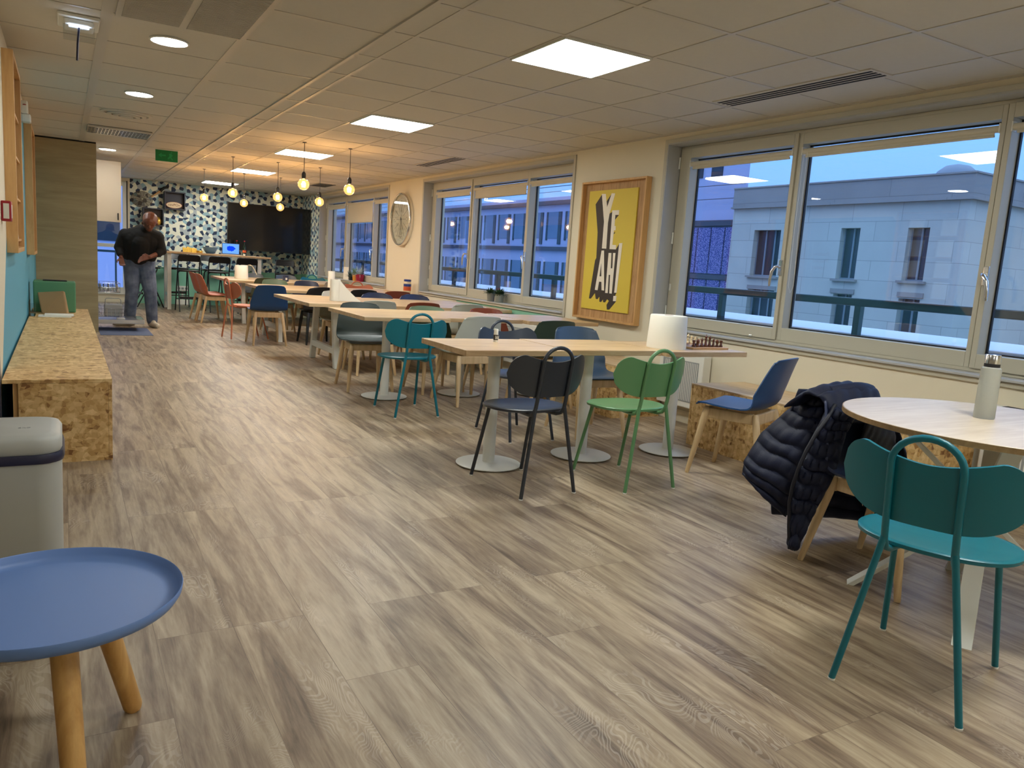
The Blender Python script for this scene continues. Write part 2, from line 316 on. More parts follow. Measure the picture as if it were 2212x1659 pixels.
# ------------------------------------------------------------------ mesh builder
class MB:
    def __init__(s): s.v = []; s.f = []
    def add(s, vs_, fs):
        k = len(s.v); s.v += [tuple(p) for p in vs_]; s.f += [tuple(i+k for i in f) for f in fs]; return s
    def box(s, x0, x1, y0, y1, z0, z1):
        return s.add([(x0, y0, z0), (x1, y0, z0), (x1, y1, z0), (x0, y1, z0), (x0, y0, z1), (x1, y0, z1), (x1, y1, z1), (x0, y1, z1)],
                     [(0, 3, 2, 1), (4, 5, 6, 7), (0, 1, 5, 4), (1, 2, 6, 5), (2, 3, 7, 6), (3, 0, 4, 7)])
    def hexa(s, b, t):   # bottom quad, top quad (4 pts each)
        return s.add(list(b)+list(t), [(0, 3, 2, 1), (4, 5, 6, 7), (0, 1, 5, 4), (1, 2, 6, 5), (2, 3, 7, 6), (3, 0, 4, 7)])
    def tube(s, pts, r, n=10, closed=False):
        P = [Vector(p) for p in pts]; R_ = r if isinstance(r, (list, tuple)) else [r]*len(P)
        vs_ = []; fs = []; N = len(P)
        T = [((P[(i+1) % N]-P[i-1]) if closed else (P[min(i+1, N-1)]-P[max(i-1, 0)])).normalized() for i in range(N)]
        a = Vector((0, 0, 1)) if abs(T[0].z) < 0.9 else Vector((1, 0, 0))
        u = T[0].cross(a).normalized()
        for i in range(N):
            u = (u - T[i]*u.dot(T[i])).normalized(); v = T[i].cross(u)
            for k in range(n):
                an = 2*PI*k/n; vs_.append(P[i]+(u*math.cos(an)+v*math.sin(an))*R_[i])
        for i in range(N-1 if not closed else N):
            j = (i+1) % N
            for k in range(n): fs.append((i*n+k, i*n+(k+1) % n, j*n+(k+1) % n, j*n+k))
        if not closed: fs += [tuple(range(n))[::-1], tuple((N-1)*n+k for k in range(n))]
        return s.add(vs_, fs)
    def lathe(s, prof, c=(0, 0, 0), n=32, sx=1, sy=1):
        vs_ = []; fs = []; N = len(prof)
        for r, z in prof:
            for k in range(n):
                an = 2*PI*k/n; vs_.append((c[0]+sx*r*math.cos(an), c[1]+sy*r*math.sin(an), c[2]+z))
        for i in range(N-1):
            for k in range(n): fs.append((i*n+k, i*n+(k+1) % n, (i+1)*n+(k+1) % n, (i+1)*n+k))
        if prof[0][0] > 1e-6: fs.append(tuple(range(n))[::-1])
        if prof[-1][0] > 1e-6: fs.append(tuple((N-1)*n+k for k in range(n)))
        return s.add(vs_, fs)
    def prism(s, poly, z0, z1, fn=lambda x, y, z: (x, y, z)):
        n = len(poly)
        return s.add([fn(x, y, z0) for x, y in poly]+[fn(x, y, z1) for x, y in poly],
                     [tuple(range(n))[::-1], tuple(range(n, 2*n))]+[(i, (i+1) % n, n+(i+1) % n, n+i) for i in range(n)])
    def grid(s, nu, nv, fn):
        return s.add([fn(i/(nu-1), j/(nv-1)) for j in range(nv) for i in range(nu)],
                     [(j*nu+i, j*nu+i+1, (j+1)*nu+i+1, (j+1)*nu+i) for j in range(nv-1) for i in range(nu-1)])
    def sheet(s, nu, nv, fn, th):
        """closed sheet of thickness th: fn(u,v) -> point"""
        P = [[Vector(fn(i/(nu-1), j/(nv-1))) for i in range(nu)] for j in range(nv)]
        def nrm(i, j):
            a = P[j][min(i+1, nu-1)]-P[j][max(i-1, 0)]; b = P[min(j+1, nv-1)][i]-P[max(j-1, 0)][i]
            q = a.cross(b); return q.normalized() if q.length > 1e-9 else Vector((0, 0, 1))
        t = th if callable(th) else (lambda u, v: th)
        A = []; B = []
        for j in range(nv):
            for i in range(nu):
                k = nrm(i, j)*t(i/(nu-1), j/(nv-1))*0.5; A.append(P[j][i]+k); B.append(P[j][i]-k)
        m_ = nu*nv; fs = []
        for j in range(nv-1):
            for i in range(nu-1):
                a = j*nu+i; fs.append((a, a+1, a+nu+1, a+nu)); fs.append((m_+a, m_+a+nu, m_+a+nu+1, m_+a+1))
        for i in range(nu-1):
            fs.append((i, m_+i, m_+i+1, i+1)); a = (nv-1)*nu+i; fs.append((a, a+1, m_+a+1, m_+a))
        for j in range(nv-1):
            a = j*nu; fs.append((a, a+nu, m_+a+nu, m_+a)); a = j*nu+nu-1; fs.append((a, m_+a, m_+a+nu, a+nu))
        return s.add(A+B, fs)
    def mesh(s, name, mat=None, smooth=40):
        me = bpy.data.meshes.new(name); me.from_pydata(s.v, [], s.f)
        bm = bmesh.new(); bm.from_mesh(me); bmesh.ops.recalc_face_normals(bm, faces=bm.faces); bm.to_mesh(me); bm.free()
        if mat: me.materials.append(MATS[mat])
        if smooth:
            me.polygons.foreach_set('use_smooth', [True]*len(me.polygons))
            try: me.set_sharp_from_angle(angle=math.radians(smooth))
            except Exception: pass
        me.update(); return me
def link(name, data, parent=None, loc=None, rz=0):
    o = bpy.data.objects.new(name, data); COL.objects.link(o)
    if parent: o.parent = parent
    if loc: o.location = loc
    if rz: o.rotation_euler = (0, 0, rz)
    return o
def part(name, mb, mat, parent=None, smooth=40, bevel=0, seg=2):
    o = link(name, mb.mesh(name, mat, smooth), parent)
    if bevel:
        b = o.modifiers.new('bevel', 'BEVEL'); b.width = bevel; b.segments = seg; b.limit_method = 'ANGLE'; b.angle_limit = math.radians(35)
        b.harden_normals = False
    return o
def tag(o, label, cat, group=None, kind=None):
    if label: o['label'] = label
    if cat: o['category'] = cat
    if group: o['group'] = group
    if kind: o['kind'] = kind
    return o
def thing(name, label, cat, loc=(0, 0, 0), rz=0, group=None, kind=None):
    o = link(name, None, None, loc, rz); o.empty_display_size = 0.1
    return tag(o, label, cat, group, kind)
def struct(name, mb, mat, smooth=0, bevel=0):
    o = part(name, mb, mat, None, smooth, bevel); o['kind'] = 'structure'; return o
def dup(o, parent=None):
    c = o.copy(); COL.objects.link(c)
    if parent: c.parent = parent
    for ch in [q for q in o.children]: dup(ch, c)
    return c
def textmesh(name, s, size, mat, parent, matrix, ext=0.001):
    cu = bpy.data.curves.new(name, 'FONT'); cu.body = s; cu.size = size; cu.extrude = ext; cu.align_x = 'CENTER'; cu.align_y = 'CENTER'
    t = bpy.data.objects.new(name+'_t', cu); COL.objects.link(t); bpy.context.view_layer.update()
    me = bpy.data.meshes.new_from_object(t.evaluated_get(bpy.context.evaluated_depsgraph_get())); bpy.data.objects.remove(t)
    me.materials.clear(); me.materials.append(MATS[mat]); o = link(name, me, parent); o.matrix_local = matrix; return o
# ------------------------------------------------------------------ the room shell
struct('floor', MB().box(-2.8, 4.9, -3.2, 17.5, -0.1, 0), 'oak_planks')
struct('ceiling', MB().box(-2.8, 4.9, -3.2, 17.5, CEIL, CEIL+0.12), 'ceiling_tile')
W = [(1.47, 5.34), (6.77, 10.62), (12.04, 15.9)]
SILL, HEAD = 0.762, 2.357
mb = MB().box(WX, WX+0.34, -3.2, 17.5, 0, SILL).box(WX, WX+0.34, -3.2, 17.5, HEAD, CEIL)
for a, b in ((-3.2, 1.47), (5.34, 6.77), (10.62, 12.04), (15.9, 17.5)): mb.box(WX, WX+0.34, a, b, SILL, HEAD)
struct('wall_right', mb, 'wall_right_paint')
DX0, DX1, DZ = 0.36, 1.10, 2.36
struct('wall_far', MB().box(-0.5, DX0, YF, YF+0.22, 0, CEIL).box(DX1, 4.9, YF, YF+0.22, 0, CEIL).box(DX0, DX1, YF, YF+0.22, DZ, CEIL).box(DX0, DX1, YF, YF+0.22, 0, 0.16), 'wall_far_paint')
struct('wall_left', MB().box(-0.5, -0.30, 4.66, 17.3, 0, CEIL), 'wall_left_paint')
struct('wall_left_return', MB().box(-2.8, -0.30, 4.60, 4.66, 0, CEIL), 'navy_panel')
struct('wall_left_near', MB().box(-3.0, -2.8, -3.2, 4.66, 0, CEIL), 'cream_paint')
struct('wall_near', MB().box(-2.8, 4.9, -3.4, -3.2, 0, CEIL), 'cream_paint')
struct('trim_1', MB().box(-0.305, -0.286, 4.592, 4.66, 0, 2.40), 'navy_panel', bevel=0.003)
struct('baseboard_right', MB().box(WX-0.014, WX, -3.2, 9.36, 0, 0.105).box(WX-0.014, WX, 9.36, 17.28, 0, 0.105), 'cream_paint', bevel=0.003)
struct('baseboard_far', MB().box(DX1+0.06, WX-0.014, YF-0.014, YF, 0, 0.10), 'wall_far_paint', bevel=0.003)
struct('trim_2', MB().box(DX1+0.06, WX, YF-0.02, YF, 0.735, 0.765), 'wall_far_paint', bevel=0.003)
# ceiling grid bars
g = MB(); z1, z0 = CEIL+0.001, CEIL-0.004
yl = [3.622+0.6*k for k in range(-11, 23)]
xr = [1.7173+0.6*k for k in range(0, 5)]
for x in xr: g.box(x-0.012, x+0.012, -3.2, YF, z0, z1)
for y in yl: g.box(1.578, WX, y-0.012, y+0.012, z0+0.0005, z1)
yl2 = [4.305+0.7*k for k in range(-10, 19)]
for y in yl2: g.box(-2.8 if y < 4.6 else -0.3, 1.554, y-0.010, y+0.010, z0+0.0005, z1)
g.box(1.554, 1.578, -3.2, YF, z0-0.006, z1)
for x, hw in ((0.939, 0.022), (0.232, 0.03), (-0.5, 0.02), (-1.2, 0.02), (-1.9, 0.02)):
    g.box(x-hw, x+hw, -3.2, (YF if x > -0.3 else 4.6), z0, z1)
struct('trim_3', g, 'grid_white')
struct('trim_4', MB().box(WX-0.02, WX, -3.2, YF, CEIL-0.012, CEIL), 'grid_white')
# ------------------------------------------------------------------ windows
def window(idx, a, p1, p2, b, drops):
    w_ = thing('window_%d' % idx, None, None, (0, 0, 0), kind='structure')
    XF = 4.70
    lin = MB()
    lin.box(WX-0.012, XF+0.02, a, a+0.012, SILL, HEAD).box(WX-0.012, XF+0.02, b-0.012, b, SILL, HEAD)
    lin.box(WX-0.012, XF+0.02, a+0.012, b-0.012, HEAD-0.012, HEAD).box(WX-0.03, XF+0.02, a+0.012, b-0.012, SILL, SILL+0.014)
    part('reveal', lin, 'reveal_grey', w_, 0, 0.001)
    t = MB(); tw = 0.032
    t.box(WX-0.014, WX, a-tw, a, SILL-tw, HEAD+tw).box(WX-0.014, WX, b, b+tw, SILL-tw, HEAD+tw)
    t.box(WX-0.014, WX, a, b, HEAD, HEAD+tw).box(WX-0.014, WX, a, b, SILL-tw, SILL)
    part('casing', t, 'window_alu', w_, 0, 0.002)
    f = MB(); e = 0.042; A, B, Z0, Z1 = a+0.012, b-0.012, SILL+0.014, HEAD-0.012
    f.box(XF, XF+0.13, A, A+e, Z0, Z1).box(XF, XF+0.13, B-e, B, Z0, Z1).box(XF, XF+0.13, A+e, B-e, Z1-e, Z1).box(XF, XF+0.13, A+e, B-e, Z0, Z0+e)
    for p in (p1, p2): f.box(XF+0.004, XF+0.13, p-0.024, p+0.024, Z0+e, Z1-e)
    part('frame', f, 'window_alu', w_, 0, 0.002)
    gk = MB(); gk.box(XF-0.0025, XF+0.003, A-0.004, B, Z0-0.008, Z0).box(XF-0.0025, XF+0.003, A, B, Z1, Z1+0.009).box(XF-0.0025, XF+0.003, A-0.009, A, Z0, Z1).box(XF-0.0025, XF+0.003, B, B+0.008, Z0, Z1)
    part('gasket', gk, 'gasket', w_, 0)
    lights = ((a+0.03, p1-0.004, True), (p1+0.004, p2-0.004, False), (p2+0.004, b-0.03, True))
    for i, (s0, s1, opening) in enumerate(lights):
        d = drops[i]; x0, x1 = (XF-0.014, XF+0.10) if opening else (XF-0.003, XF+0.10)
        z0_, z1_ = Z0+0.022, Z1-0.022; sl, sr = {0: (0.125, 0.034), 1: (0.030, 0.034), 2: (0.034, 0.125)}[i]; sb = 0.094 if not opening else 0.086; st = 0.082
        s = MB(); s.box(x0, x1, s0, s0+sl, z0_, z1_).box(x0, x1, s1-sr, s1, z0_, z1_)
        s.box(x0, x1, s0+sl, s1-sr, z0_, z0_+sb).box(x0, x1, s0+sl, s1-sr, z1_-st, z1_)
        sash = part('sash', s, 'window_alu', w_, 0, 0.003)
        g0, g1, gz0, gz1 = s0+sl, s1-sr, z0_+sb, z1_-st
        gg = MB(); q = 0.009
        gg.box(x1-0.024, x1-0.004, g0, g0+q, gz0, gz1).box(x1-0.024, x1-0.004, g1-q, g1, gz0, gz1).box(x1-0.024, x1-0.004, g0+q, g1-q, gz0, gz0+q).box(x1-0.024, x1-0.004, g0+q, g1-q, gz1-q, gz1)
        part('glazing_seal', gg, 'gasket', w_, 0)
        part('pane', MB().box(x1-0.022, x1-0.018, g0, g1, gz0, gz1).box(x1-0.008, x1-0.004, g0, g1, gz0, gz1), 'pane_glass', w_, 0)
        bz = gz1-0.052
        bl = MB(); bl.tube([(x0+0.012, g0+0.005, bz), (x0+0.012, g1-0.005, bz)], 0.021, 16)
        bl.box(x0+0.003, x0+0.006, g0+0.03, g1-0.03, bz-0.03-d, bz).tube([(x0+0.005, g0+0.03, bz-0.03-d), (x0+0.005, g1-0.03, bz-0.03-d)], 0.007, 10)
        bo = part('roller_blind', bl, 'blind_fabric', w_, 50)
        part('blind_bracket', MB().box(x0-0.008, x0+0.034, g0-0.002, g0+0.006, bz-0.026, bz+0.03).box(x0-0.008, x0+0.034, g1-0.006, g1+0.002, bz-0.026, bz+0.03), 'white_plastic', bo, 0, 0.002)
        if not opening:
            zc = 1.16; part('blind_chain', MB().tube([(x0-0.004, g1-0.02, bz), (x0-0.006, g1-0.018, 1.6), (x0-0.006, g1-0.022, zc+0.05), (x0-0.006, g1-0.045, zc), (x0-0.006, g1-0.07, zc+0.05), (x0-0.006, g1-0.055, 1.6), (x0-0.004, g1-0.05, bz)], 0.0016, 6), 'white_plastic', bo)
        else:
            part('chain_weight', MB().box(x0-0.012, x0-0.001, (s1-0.03 if i == 2 else s0+0.01), (s1-0.012 if i == 2 else s0+0.028), 1.10, 1.16), 'white_plastic', bo, 0, 0.003)
            hy = s1-0.04 if i == 0 else s0+0.04     # hinges
            for hz in (Z0+0.14, 1.56, Z1-0.14):
                yy = s0-0.006 if i == 0 else s1+0.006
                part('hinge', MB().tube([(x0-0.006, yy, hz-0.05), (x0-0.006, yy, hz+0.05)], 0.008, 10), 'white_metal', w_)
            yh = s1-0.02 if i == 0 else s0+0.02
            h = part('handle', MB().box(x0-0.014, x0, yh-0.016, yh+0.016, 1.285, 1.40), 'chrome', w_, 0, 0.004)
            sgn = -1 if i == 0 else 1
            part('lever', MB().tube([(x0-0.01, yh, 1.345), (x0-0.045, yh, 1.35), (x0-0.055, yh+0.012*sgn, 1.345), (x0-0.055, yh+0.035*sgn, 1.31), (x0-0.055, yh+0.045*sgn, 1.25), (x0-0.052, yh+0.048*sgn, 1.20)], [0.010, 0.010, 0.011, 0.012, 0.011, 0.008], 12), 'chrome', h, 60)
            part('latch', MB().box(x0-0.008, x0+0.0, (s0+s1)/2-0.40, (s0+s1)/2-0.37, Z0+0.02, Z0+0.035), 'chrome', w_, 0, 0.002)
window(1, 1.47, 2.588, 4.055, 5.34, (0.0, 0.01, 0.01))
window(2, 6.77, 7.885, 9.328, 10.62, (0.01, 0.085, 0.03))
window(3, 12.04, 13.1, 14.62, 15.9, (0.02, 0.32, 0.04))
# glazed door in the far wall
d = thing('door_1', None, None, kind='structure')
part('frame', MB().box(DX0, DX0+0.07, YF-0.03, YF+0.1, 0.16, DZ).box(DX1-0.07, DX1, YF-0.03, YF+0.1, 0.16, DZ).box(DX0+0.07, DX1-0.07, YF-0.03, YF+0.1, DZ-0.08, DZ).box(DX0+0.07, DX1-0.07, YF-0.03, YF+0.1, 0.16, 0.30).box(DX0+0.07, DX1-0.07, YF-0.02, YF+0.06, 1.08, 1.15), 'white_metal', d, 0, 0.004)
part('frame_edge', MB().box(DX1, DX1+0.018, YF-0.034, YF, 0.16, DZ+0.02), 'gasket', d, 0)
part('pane', MB().box(DX0+0.07, DX1-0.07, YF+0.02, YF+0.026, 0.30, DZ-0.08), 'pane_glass', d, 0)
# ------------------------------------------------------------------ ceiling fittings
def panel_light(y, label):
    t = thing('ceiling_panel_light', label, 'ceiling light', (2.617, y+0.3, CEIL-0.012), group='square ceiling lights')
    part('frame', MB().box(-0.297, 0.297, -0.297, -0.288, -0.002, 0.011).box(-0.297, 0.297, 0.288, 0.297, -0.002, 0.011).box(-0.297, -0.288, -0.288, 0.288, -0.002, 0.011).box(0.288, 0.297, -0.288, 0.288, -0.002, 0.011), 'white_metal', t, 0)
    part('diffuser', MB().box(-0.288, 0.288, -0.288, 0.288, 0.0, 0.005), 'panel_light', t, 0)
for y, lb in ((3.622, 'nearest square white ceiling light, the largest in view'), (6.622, 'second square white ceiling light, above the second row of tables'),
              (9.622, 'square white ceiling light just behind the two nearest hanging bulbs'), (12.62, 'square white ceiling light behind the hanging bulbs, fourth from the front'),
              (15.62, 'farthest square white ceiling light, close to the patterned wall'), (0.622, 'square white ceiling light behind the viewer, mirrored in the near window'), (-2.378, 'square white ceiling light at the back end of the room')):
    panel_light(y, lb)
def downlight(x, y, label):
    t = thing('downlight', label, 'ceiling light', (x, y, CEIL-0.006), group='round ceiling downlights')
    part('rim', MB().lathe([(0.112, 0.004), (0.114, -0.003), (0.104, -0.006), (0.100, -0.002), (0.1, 0.005)], n=40), 'white_metal', t)
    part('lens', MB().lathe([(0.0, -0.001), (0.1, -0.001), (0.1, 0.004), (0.0, 0.004)], n=40), 'down_light', t)
downlight(0.585, 5.39, 'nearest round downlight, beside the large ceiling grille')
downlight(0.575, 7.43, 'middle round downlight, in front of the round ceiling diffuser')
downlight(0.55, 12.2, 'farthest round downlight, above the white cupboard door')
downlight(0.585, 2.3, 'round downlight above the blue tray table')
downlight(0.585, -0.6, 'round downlight behind the viewer')
def slot_vent(x0, x1, y0, y1, label):
    t = thing('linear_vent', label, 'air vent', ((x0+x1)/2, (y0+y1)/2, CEIL-0.004), group='slotted ceiling vents')
    hx, hy = (x1-x0)/2, (y1-y0)/2
    part('plate', MB().box(-hx-0.02, hx+0.02, -hy-0.02, hy+0.02, -0.003, 0.004), 'ceiling_tile', t, 0)
    s = MB(); n = 4
    for i in range(n):
        c = -hx+(i+0.5)*2*hx/n; s.box(c-0.011, c+0.011, -hy, hy, -0.0045, -0.0025)
    part('slots', s, 'dark_slot', t, 0)
slot_vent(3.93, 4.09, 2.96, 4.15, 'long slotted air vent in the ceiling by the near window')
slot_vent(3.96, 4.12, 8.40, 9.55, 'long slotted air vent in the ceiling by the middle window')
t = thing('ceiling_grille', 'dark grey square air grille in the ceiling near the far window', 'air vent', (4.02, 13.95, CEIL-0.006))
part('plate', MB().box(-0.15, 0.15, -0.32, 0.32, -0.004, 0.005), 'pot_grey', t, 0); s = MB()
for i in range(9): s.box(-0.13, 0.13, -0.30+i*0.068, -0.275+i*0.068, -0.006, -0.0035)
part('slots', s, 'dark_slot', t, 0)
t = thing('return_air_grille', 'large double louvred air grille in the ceiling at top left', 'air vent', (0.61, 4.62, CEIL-0.006))
part('frame', MB().box(-0.34, 0.34, -0.55, 0.40, -0.005, 0.0055), 'grid_white', t, 0)
for c in (-0.165, 0.165):
    s = MB().box(c-0.145, c+0.145, -0.52, 0.37, -0.0065, -0.0048); part('panel', s, 'pot_grey', t, 0); s = MB()
    for i in range(44): s.box(c-0.145, c+0.145, -0.515+i*0.02, -0.507+i*0.02, -0.0105, -0.0063)
    part('louvres', s, 'ceiling_tile', t, 0)
t = thing('round_diffuser', 'round white air diffuser in the ceiling behind the middle downlight', 'air vent', (0.56, 8.68, CEIL-0.002))
s = MB()
for r, z in ((0.23, 0.0), (0.175, -0.012), (0.12, -0.02), (0.06, -0.026)): s.lathe([(r, 0.001), (r, z-0.006), (r-0.035, z-0.012), (r-0.04, z-0.006), (r-0.02, 0.0)], n=40)
part('cone', s, 'ceiling_tile', t, 50)
t = thing('louvre_ceiling_light', 'unlit fluorescent ceiling light with metal louvre before the wooden panel', 'ceiling light', (0.57, 10.1, CEIL-0.004))
part('tray', MB().box(-0.32, 0.32, -0.29, 0.29, -0.002, 0.003), 'pot_grey', t, 0); s = MB()
for i in range(19): s.box(-0.31+i*0.0344-0.003, -0.31+i*0.0344+0.003, -0.26, 0.26, -0.022, -0.001)
for y in (-0.26, -0.13, 0.0, 0.13, 0.26): s.box(-0.315, 0.315, y-0.012, y+0.012, -0.023, -0.0015)
part('louvre', s, 'chrome', t, 0)
t = thing('exit_sign', 'green emergency exit sign hanging from the ceiling', 'sign', (1.207, 11.42, CEIL), rz=math.radians(-8))
part('board', MB().box(-0.135, 0.135, -0.008, 0.008, -0.15, -0.008), 'exit_green', t, 0, 0.002)
part('bracket', MB().box(-0.14, 0.14, -0.012, 0.012, -0.008, 0), 'white_plastic', t, 0)
s = MB(); s.lathe([(0, -0.009), (0.011, -0.009), (0.011, -0.011), (0, -0.011)], n=12); s = MB()
def flat(mb, poly, y): return mb.prism([(a, b_) for a, b_ in poly], y, y-0.0015, lambda x, z, q: (x, q, z))
flat(s, [(0.03, -0.05), (0.055, -0.045), (0.075, -0.07), (0.055, -0.09), (0.08, -0.125), (0.065, -0.13), (0.045, -0.10), (0.02, -0.12), (0.01, -0.11), (0.035, -0.08)], -0.008)
flat(s, [(0.052, -0.025), (0.066, -0.025), (0.066, -0.04), (0.052, -0.04)], -0.008)
flat(s, [(-0.1, -0.075), (-0.06, -0.045), (-0.06, -0.065), (-0.01, -0.065), (-0.01, -0.085), (-0.06, -0.085), (-0.06, -0.105)], -0.008)
part('pictogram', s, 'exit_pale', t, 0)
t = thing('emergency_light', 'white emergency light on the ceiling with a clear plate and hanging rod', 'emergency light', (0.10, 5.32, CEIL))
part('base', MB().box(-0.105, 0.105, -0.15, 0.15, -0.02, 0), 'white_plastic', t, 0, 0.008)
part('housing', MB().box(-0.075, 0.075, -0.11, 0.06, -0.052, -0.02), 'white_plastic', t, 0, 0.008)
part('clear_plate', MB().box(-0.078, 0.078, -0.095, -0.088, -0.135, -0.052), 'clear_glass', t, 0)
part('led', MB().box(-0.05, 0.05, -0.11, -0.095, -0.062, -0.052), 'led_glow', t, 0)
part('rod', MB().tube([(0.0, -0.1, -0.06), (-0.008, -0.1, -0.15), (-0.012, -0.1, -0.24)], 0.006, 10), 'liner', t)
t = thing('alarm_siren', 'small white alarm box with a red light high on the teal wall', 'alarm', (-0.30, 8.35, 2.28))
part('body', MB().box(0, 0.055, -0.07, 0.07, -0.02, 0.09), 'white_plastic', t, 0, 0.01); part('horn', MB().box(0.0, 0.075, -0.06, 0.06, -0.09, -0.02), 'white_plastic', t, 0, 0.012)
part('red_light', MB().lathe([(0, 0.01), (0.012, 0.006), (0.014, 0)], (0.03, -0.072, 0.05), 12), 'red_plastic', t)
# ------------------------------------------------------------------ hanging bulbs
def bulb(x, y, z, label):
    t = thing('hanging_bulb', label, 'hanging light', (x, y, CEIL), group='bare globe bulbs on black cords'); L = CEIL-z
    part('ceiling_cup', MB().lathe([(0.0, -0.008), (0.02, -0.007), (0.026, 0)], n=20), 'black_plastic', t)
    part('cord', MB().tube([(0, 0, -0.004), (0.002, 0, -L*0.5), (0, 0, -L+0.19)], 0.0035, 8), 'black_plastic', t)
    part('socket', MB().lathe([(0.005, 0.205), (0.012, 0.20), (0.021, 0.185), (0.024, 0.16), (0.022, 0.155), (0.024, 0.15), (0.022, 0.128), (0.0, 0.128)], (0, 0, -L), 20), 'black_plastic', t)
    prof = [(0.014, 0.130), (0.016, 0.120), (0.026, 0.112)]
    prof += [(0.064*math.sin(a), 0.058-0.064*math.cos(a)+0.006) for a in [math.radians(q) for q in (142, 128, 112, 95, 78, 60, 42, 24, 8)]]+[(0, 0.0)]
    part('globe', MB().lathe(prof, (0, 0, -L), 28), 'amber_glass', t, 180)
    s = MB()
    for k in range(6):
        a = k*PI/3; s.tube([(0.010*math.cos(a), 0.010*math.sin(a), 0.094-L), (0.019*math.cos(a+0.3), 0.019*math.sin(a+0.3), 0.032-L)], 0.0042, 6)
    part('filament', s, 'filament', t)
    li = bpy.data.lights.new('bulb_glow', 'POINT'); li.energy = BULB_W; li.color = (1.0, 0.62, 0.30); li.shadow_soft_size = 0.03
    lo = link('bulb_glow', li, t); lo.location = (0, 0, 0.064-L)
for x, y, z, lb in ((2.36, 8.925, 1.914, 'largest hanging globe bulb, in front of the third ceiling light'), (2.89, 8.925, 1.912, 'rightmost hanging globe bulb, nearest the wall clock'),
                    (2.015, 11.25, 1.895, 'second hanging globe bulb from the left, left of the television'), (2.617, 11.25, 1.90, 'hanging globe bulb overlapping a farther one above the television'), (3.208, 11.25, 1.893, 'hanging globe bulb at the right edge of the television'),
                    (1.98, 13.5, 1.925, 'leftmost hanging globe bulb, before the patterned wall'), (2.597, 13.5, 1.90, 'hanging globe bulb before the left edge of the television'), (3.186, 13.5, 1.889, 'lowest hanging globe bulb, partly behind a nearer one')):
    bulb(x, y, z, lb)
# ------------------------------------------------------------------ chairs
def chair_metal(col):
    key = 'powder_'+col; t = thing('metal_chair', 'x', 'chair', group='metal chairs with a hoop handle')
    def sup(a, n_=2.25): c, s_ = math.cos(a), math.sin(a); return (math.copysign(abs(c)**(2/n_), c), math.copysign(abs(s_)**(2/n_), s_))
    prof = [(0.0, -0.012), (0.6, -0.010), (0.9, -0.002), (0.97, 0.0), (1.0, -0.005), (0.995, -0.016), (0.95, -0.020), (0.0, -0.024)]
    N = 48; vs_ = []; fs = []
    for r, z in prof:
        for k in range(N):
            cx, cy = sup(2*PI*k/N); vs_.append((0.235*r*cx, 0.015+0.205*r*cy*(1 if cy > 0 else 0.93), 0.462+z+0.012*r*r*max(0, cy)*-0.6))
    for i in range(len(prof)-1):
        for k in range(N): fs.append((i*N+k, i*N+(k+1) % N, (i+1)*N+(k+1) % N, (i+1)*N+k))
    part('seat', MB().add(vs_, fs), key, t, 50)
    def plate(u, v):
        q = -1+2*u; s_ = abs(q); ct = max(0.015, math.sqrt(max(0.0, 1-max(0, (s_-0.66)/0.34)**2.4))); cb = max(0.015, math.sqrt(max(0.0, 1-max(0, (s_-0.28)/0.72)**2.3)))
        top = 0.668+(0.063+0.036*min(1, s_/0.7)**1.7)*ct; bot = 0.668-0.127*cb
        z = bot+(top-bot)*v
        y = -0.222-(z-0.50)*0.16+0.085*s_**2.2
        return (0.262*q*(1-0.03*s_), y, z)
    part('backrest', MB().sheet(45, 13, plate, 0.009), key, t, 60)
    left = [(-0.070, 0.06, 0.436), (-0.078, -0.08, 0.432), (-0.090, -0.165, 0.434), (-0.094, -0.20, 0.446), (-0.095, -0.222, 0.475), (-0.095, -0.232, 0.52), (-0.095, -0.264, 0.71)]
    arc = [(-0.095*math.cos(a), -0.268-0.006*math.sin(a), 0.725+0.084*math.sin(a)) for a in [PI*k/14 for k in range(15)]]
    part('back_hoop', MB().tube(left+arc+[(-x, y, z) for x, y, z in left[::-1]], 0.0105, 12), key, t, 80)
    for sx in (-1, 1):
        for (a, b) in (((0.096*sx, -0.224, 0.485), (0.178*sx, -0.262, 0.006)), ((0.150*sx, 0.135, 0.446), (0.176*sx, 0.250, 0.006))):
            l = part('leg', MB().tube([a, b], 0.0105, 12), key, t, 80)
            part('foot_cap', MB().lathe([(0.0085, 0.008), (0.0115, 0.006), (0.011, 0.0), (0, 0)], (b[0], b[1], 0), 12), 'white_plastic', l)
    return t
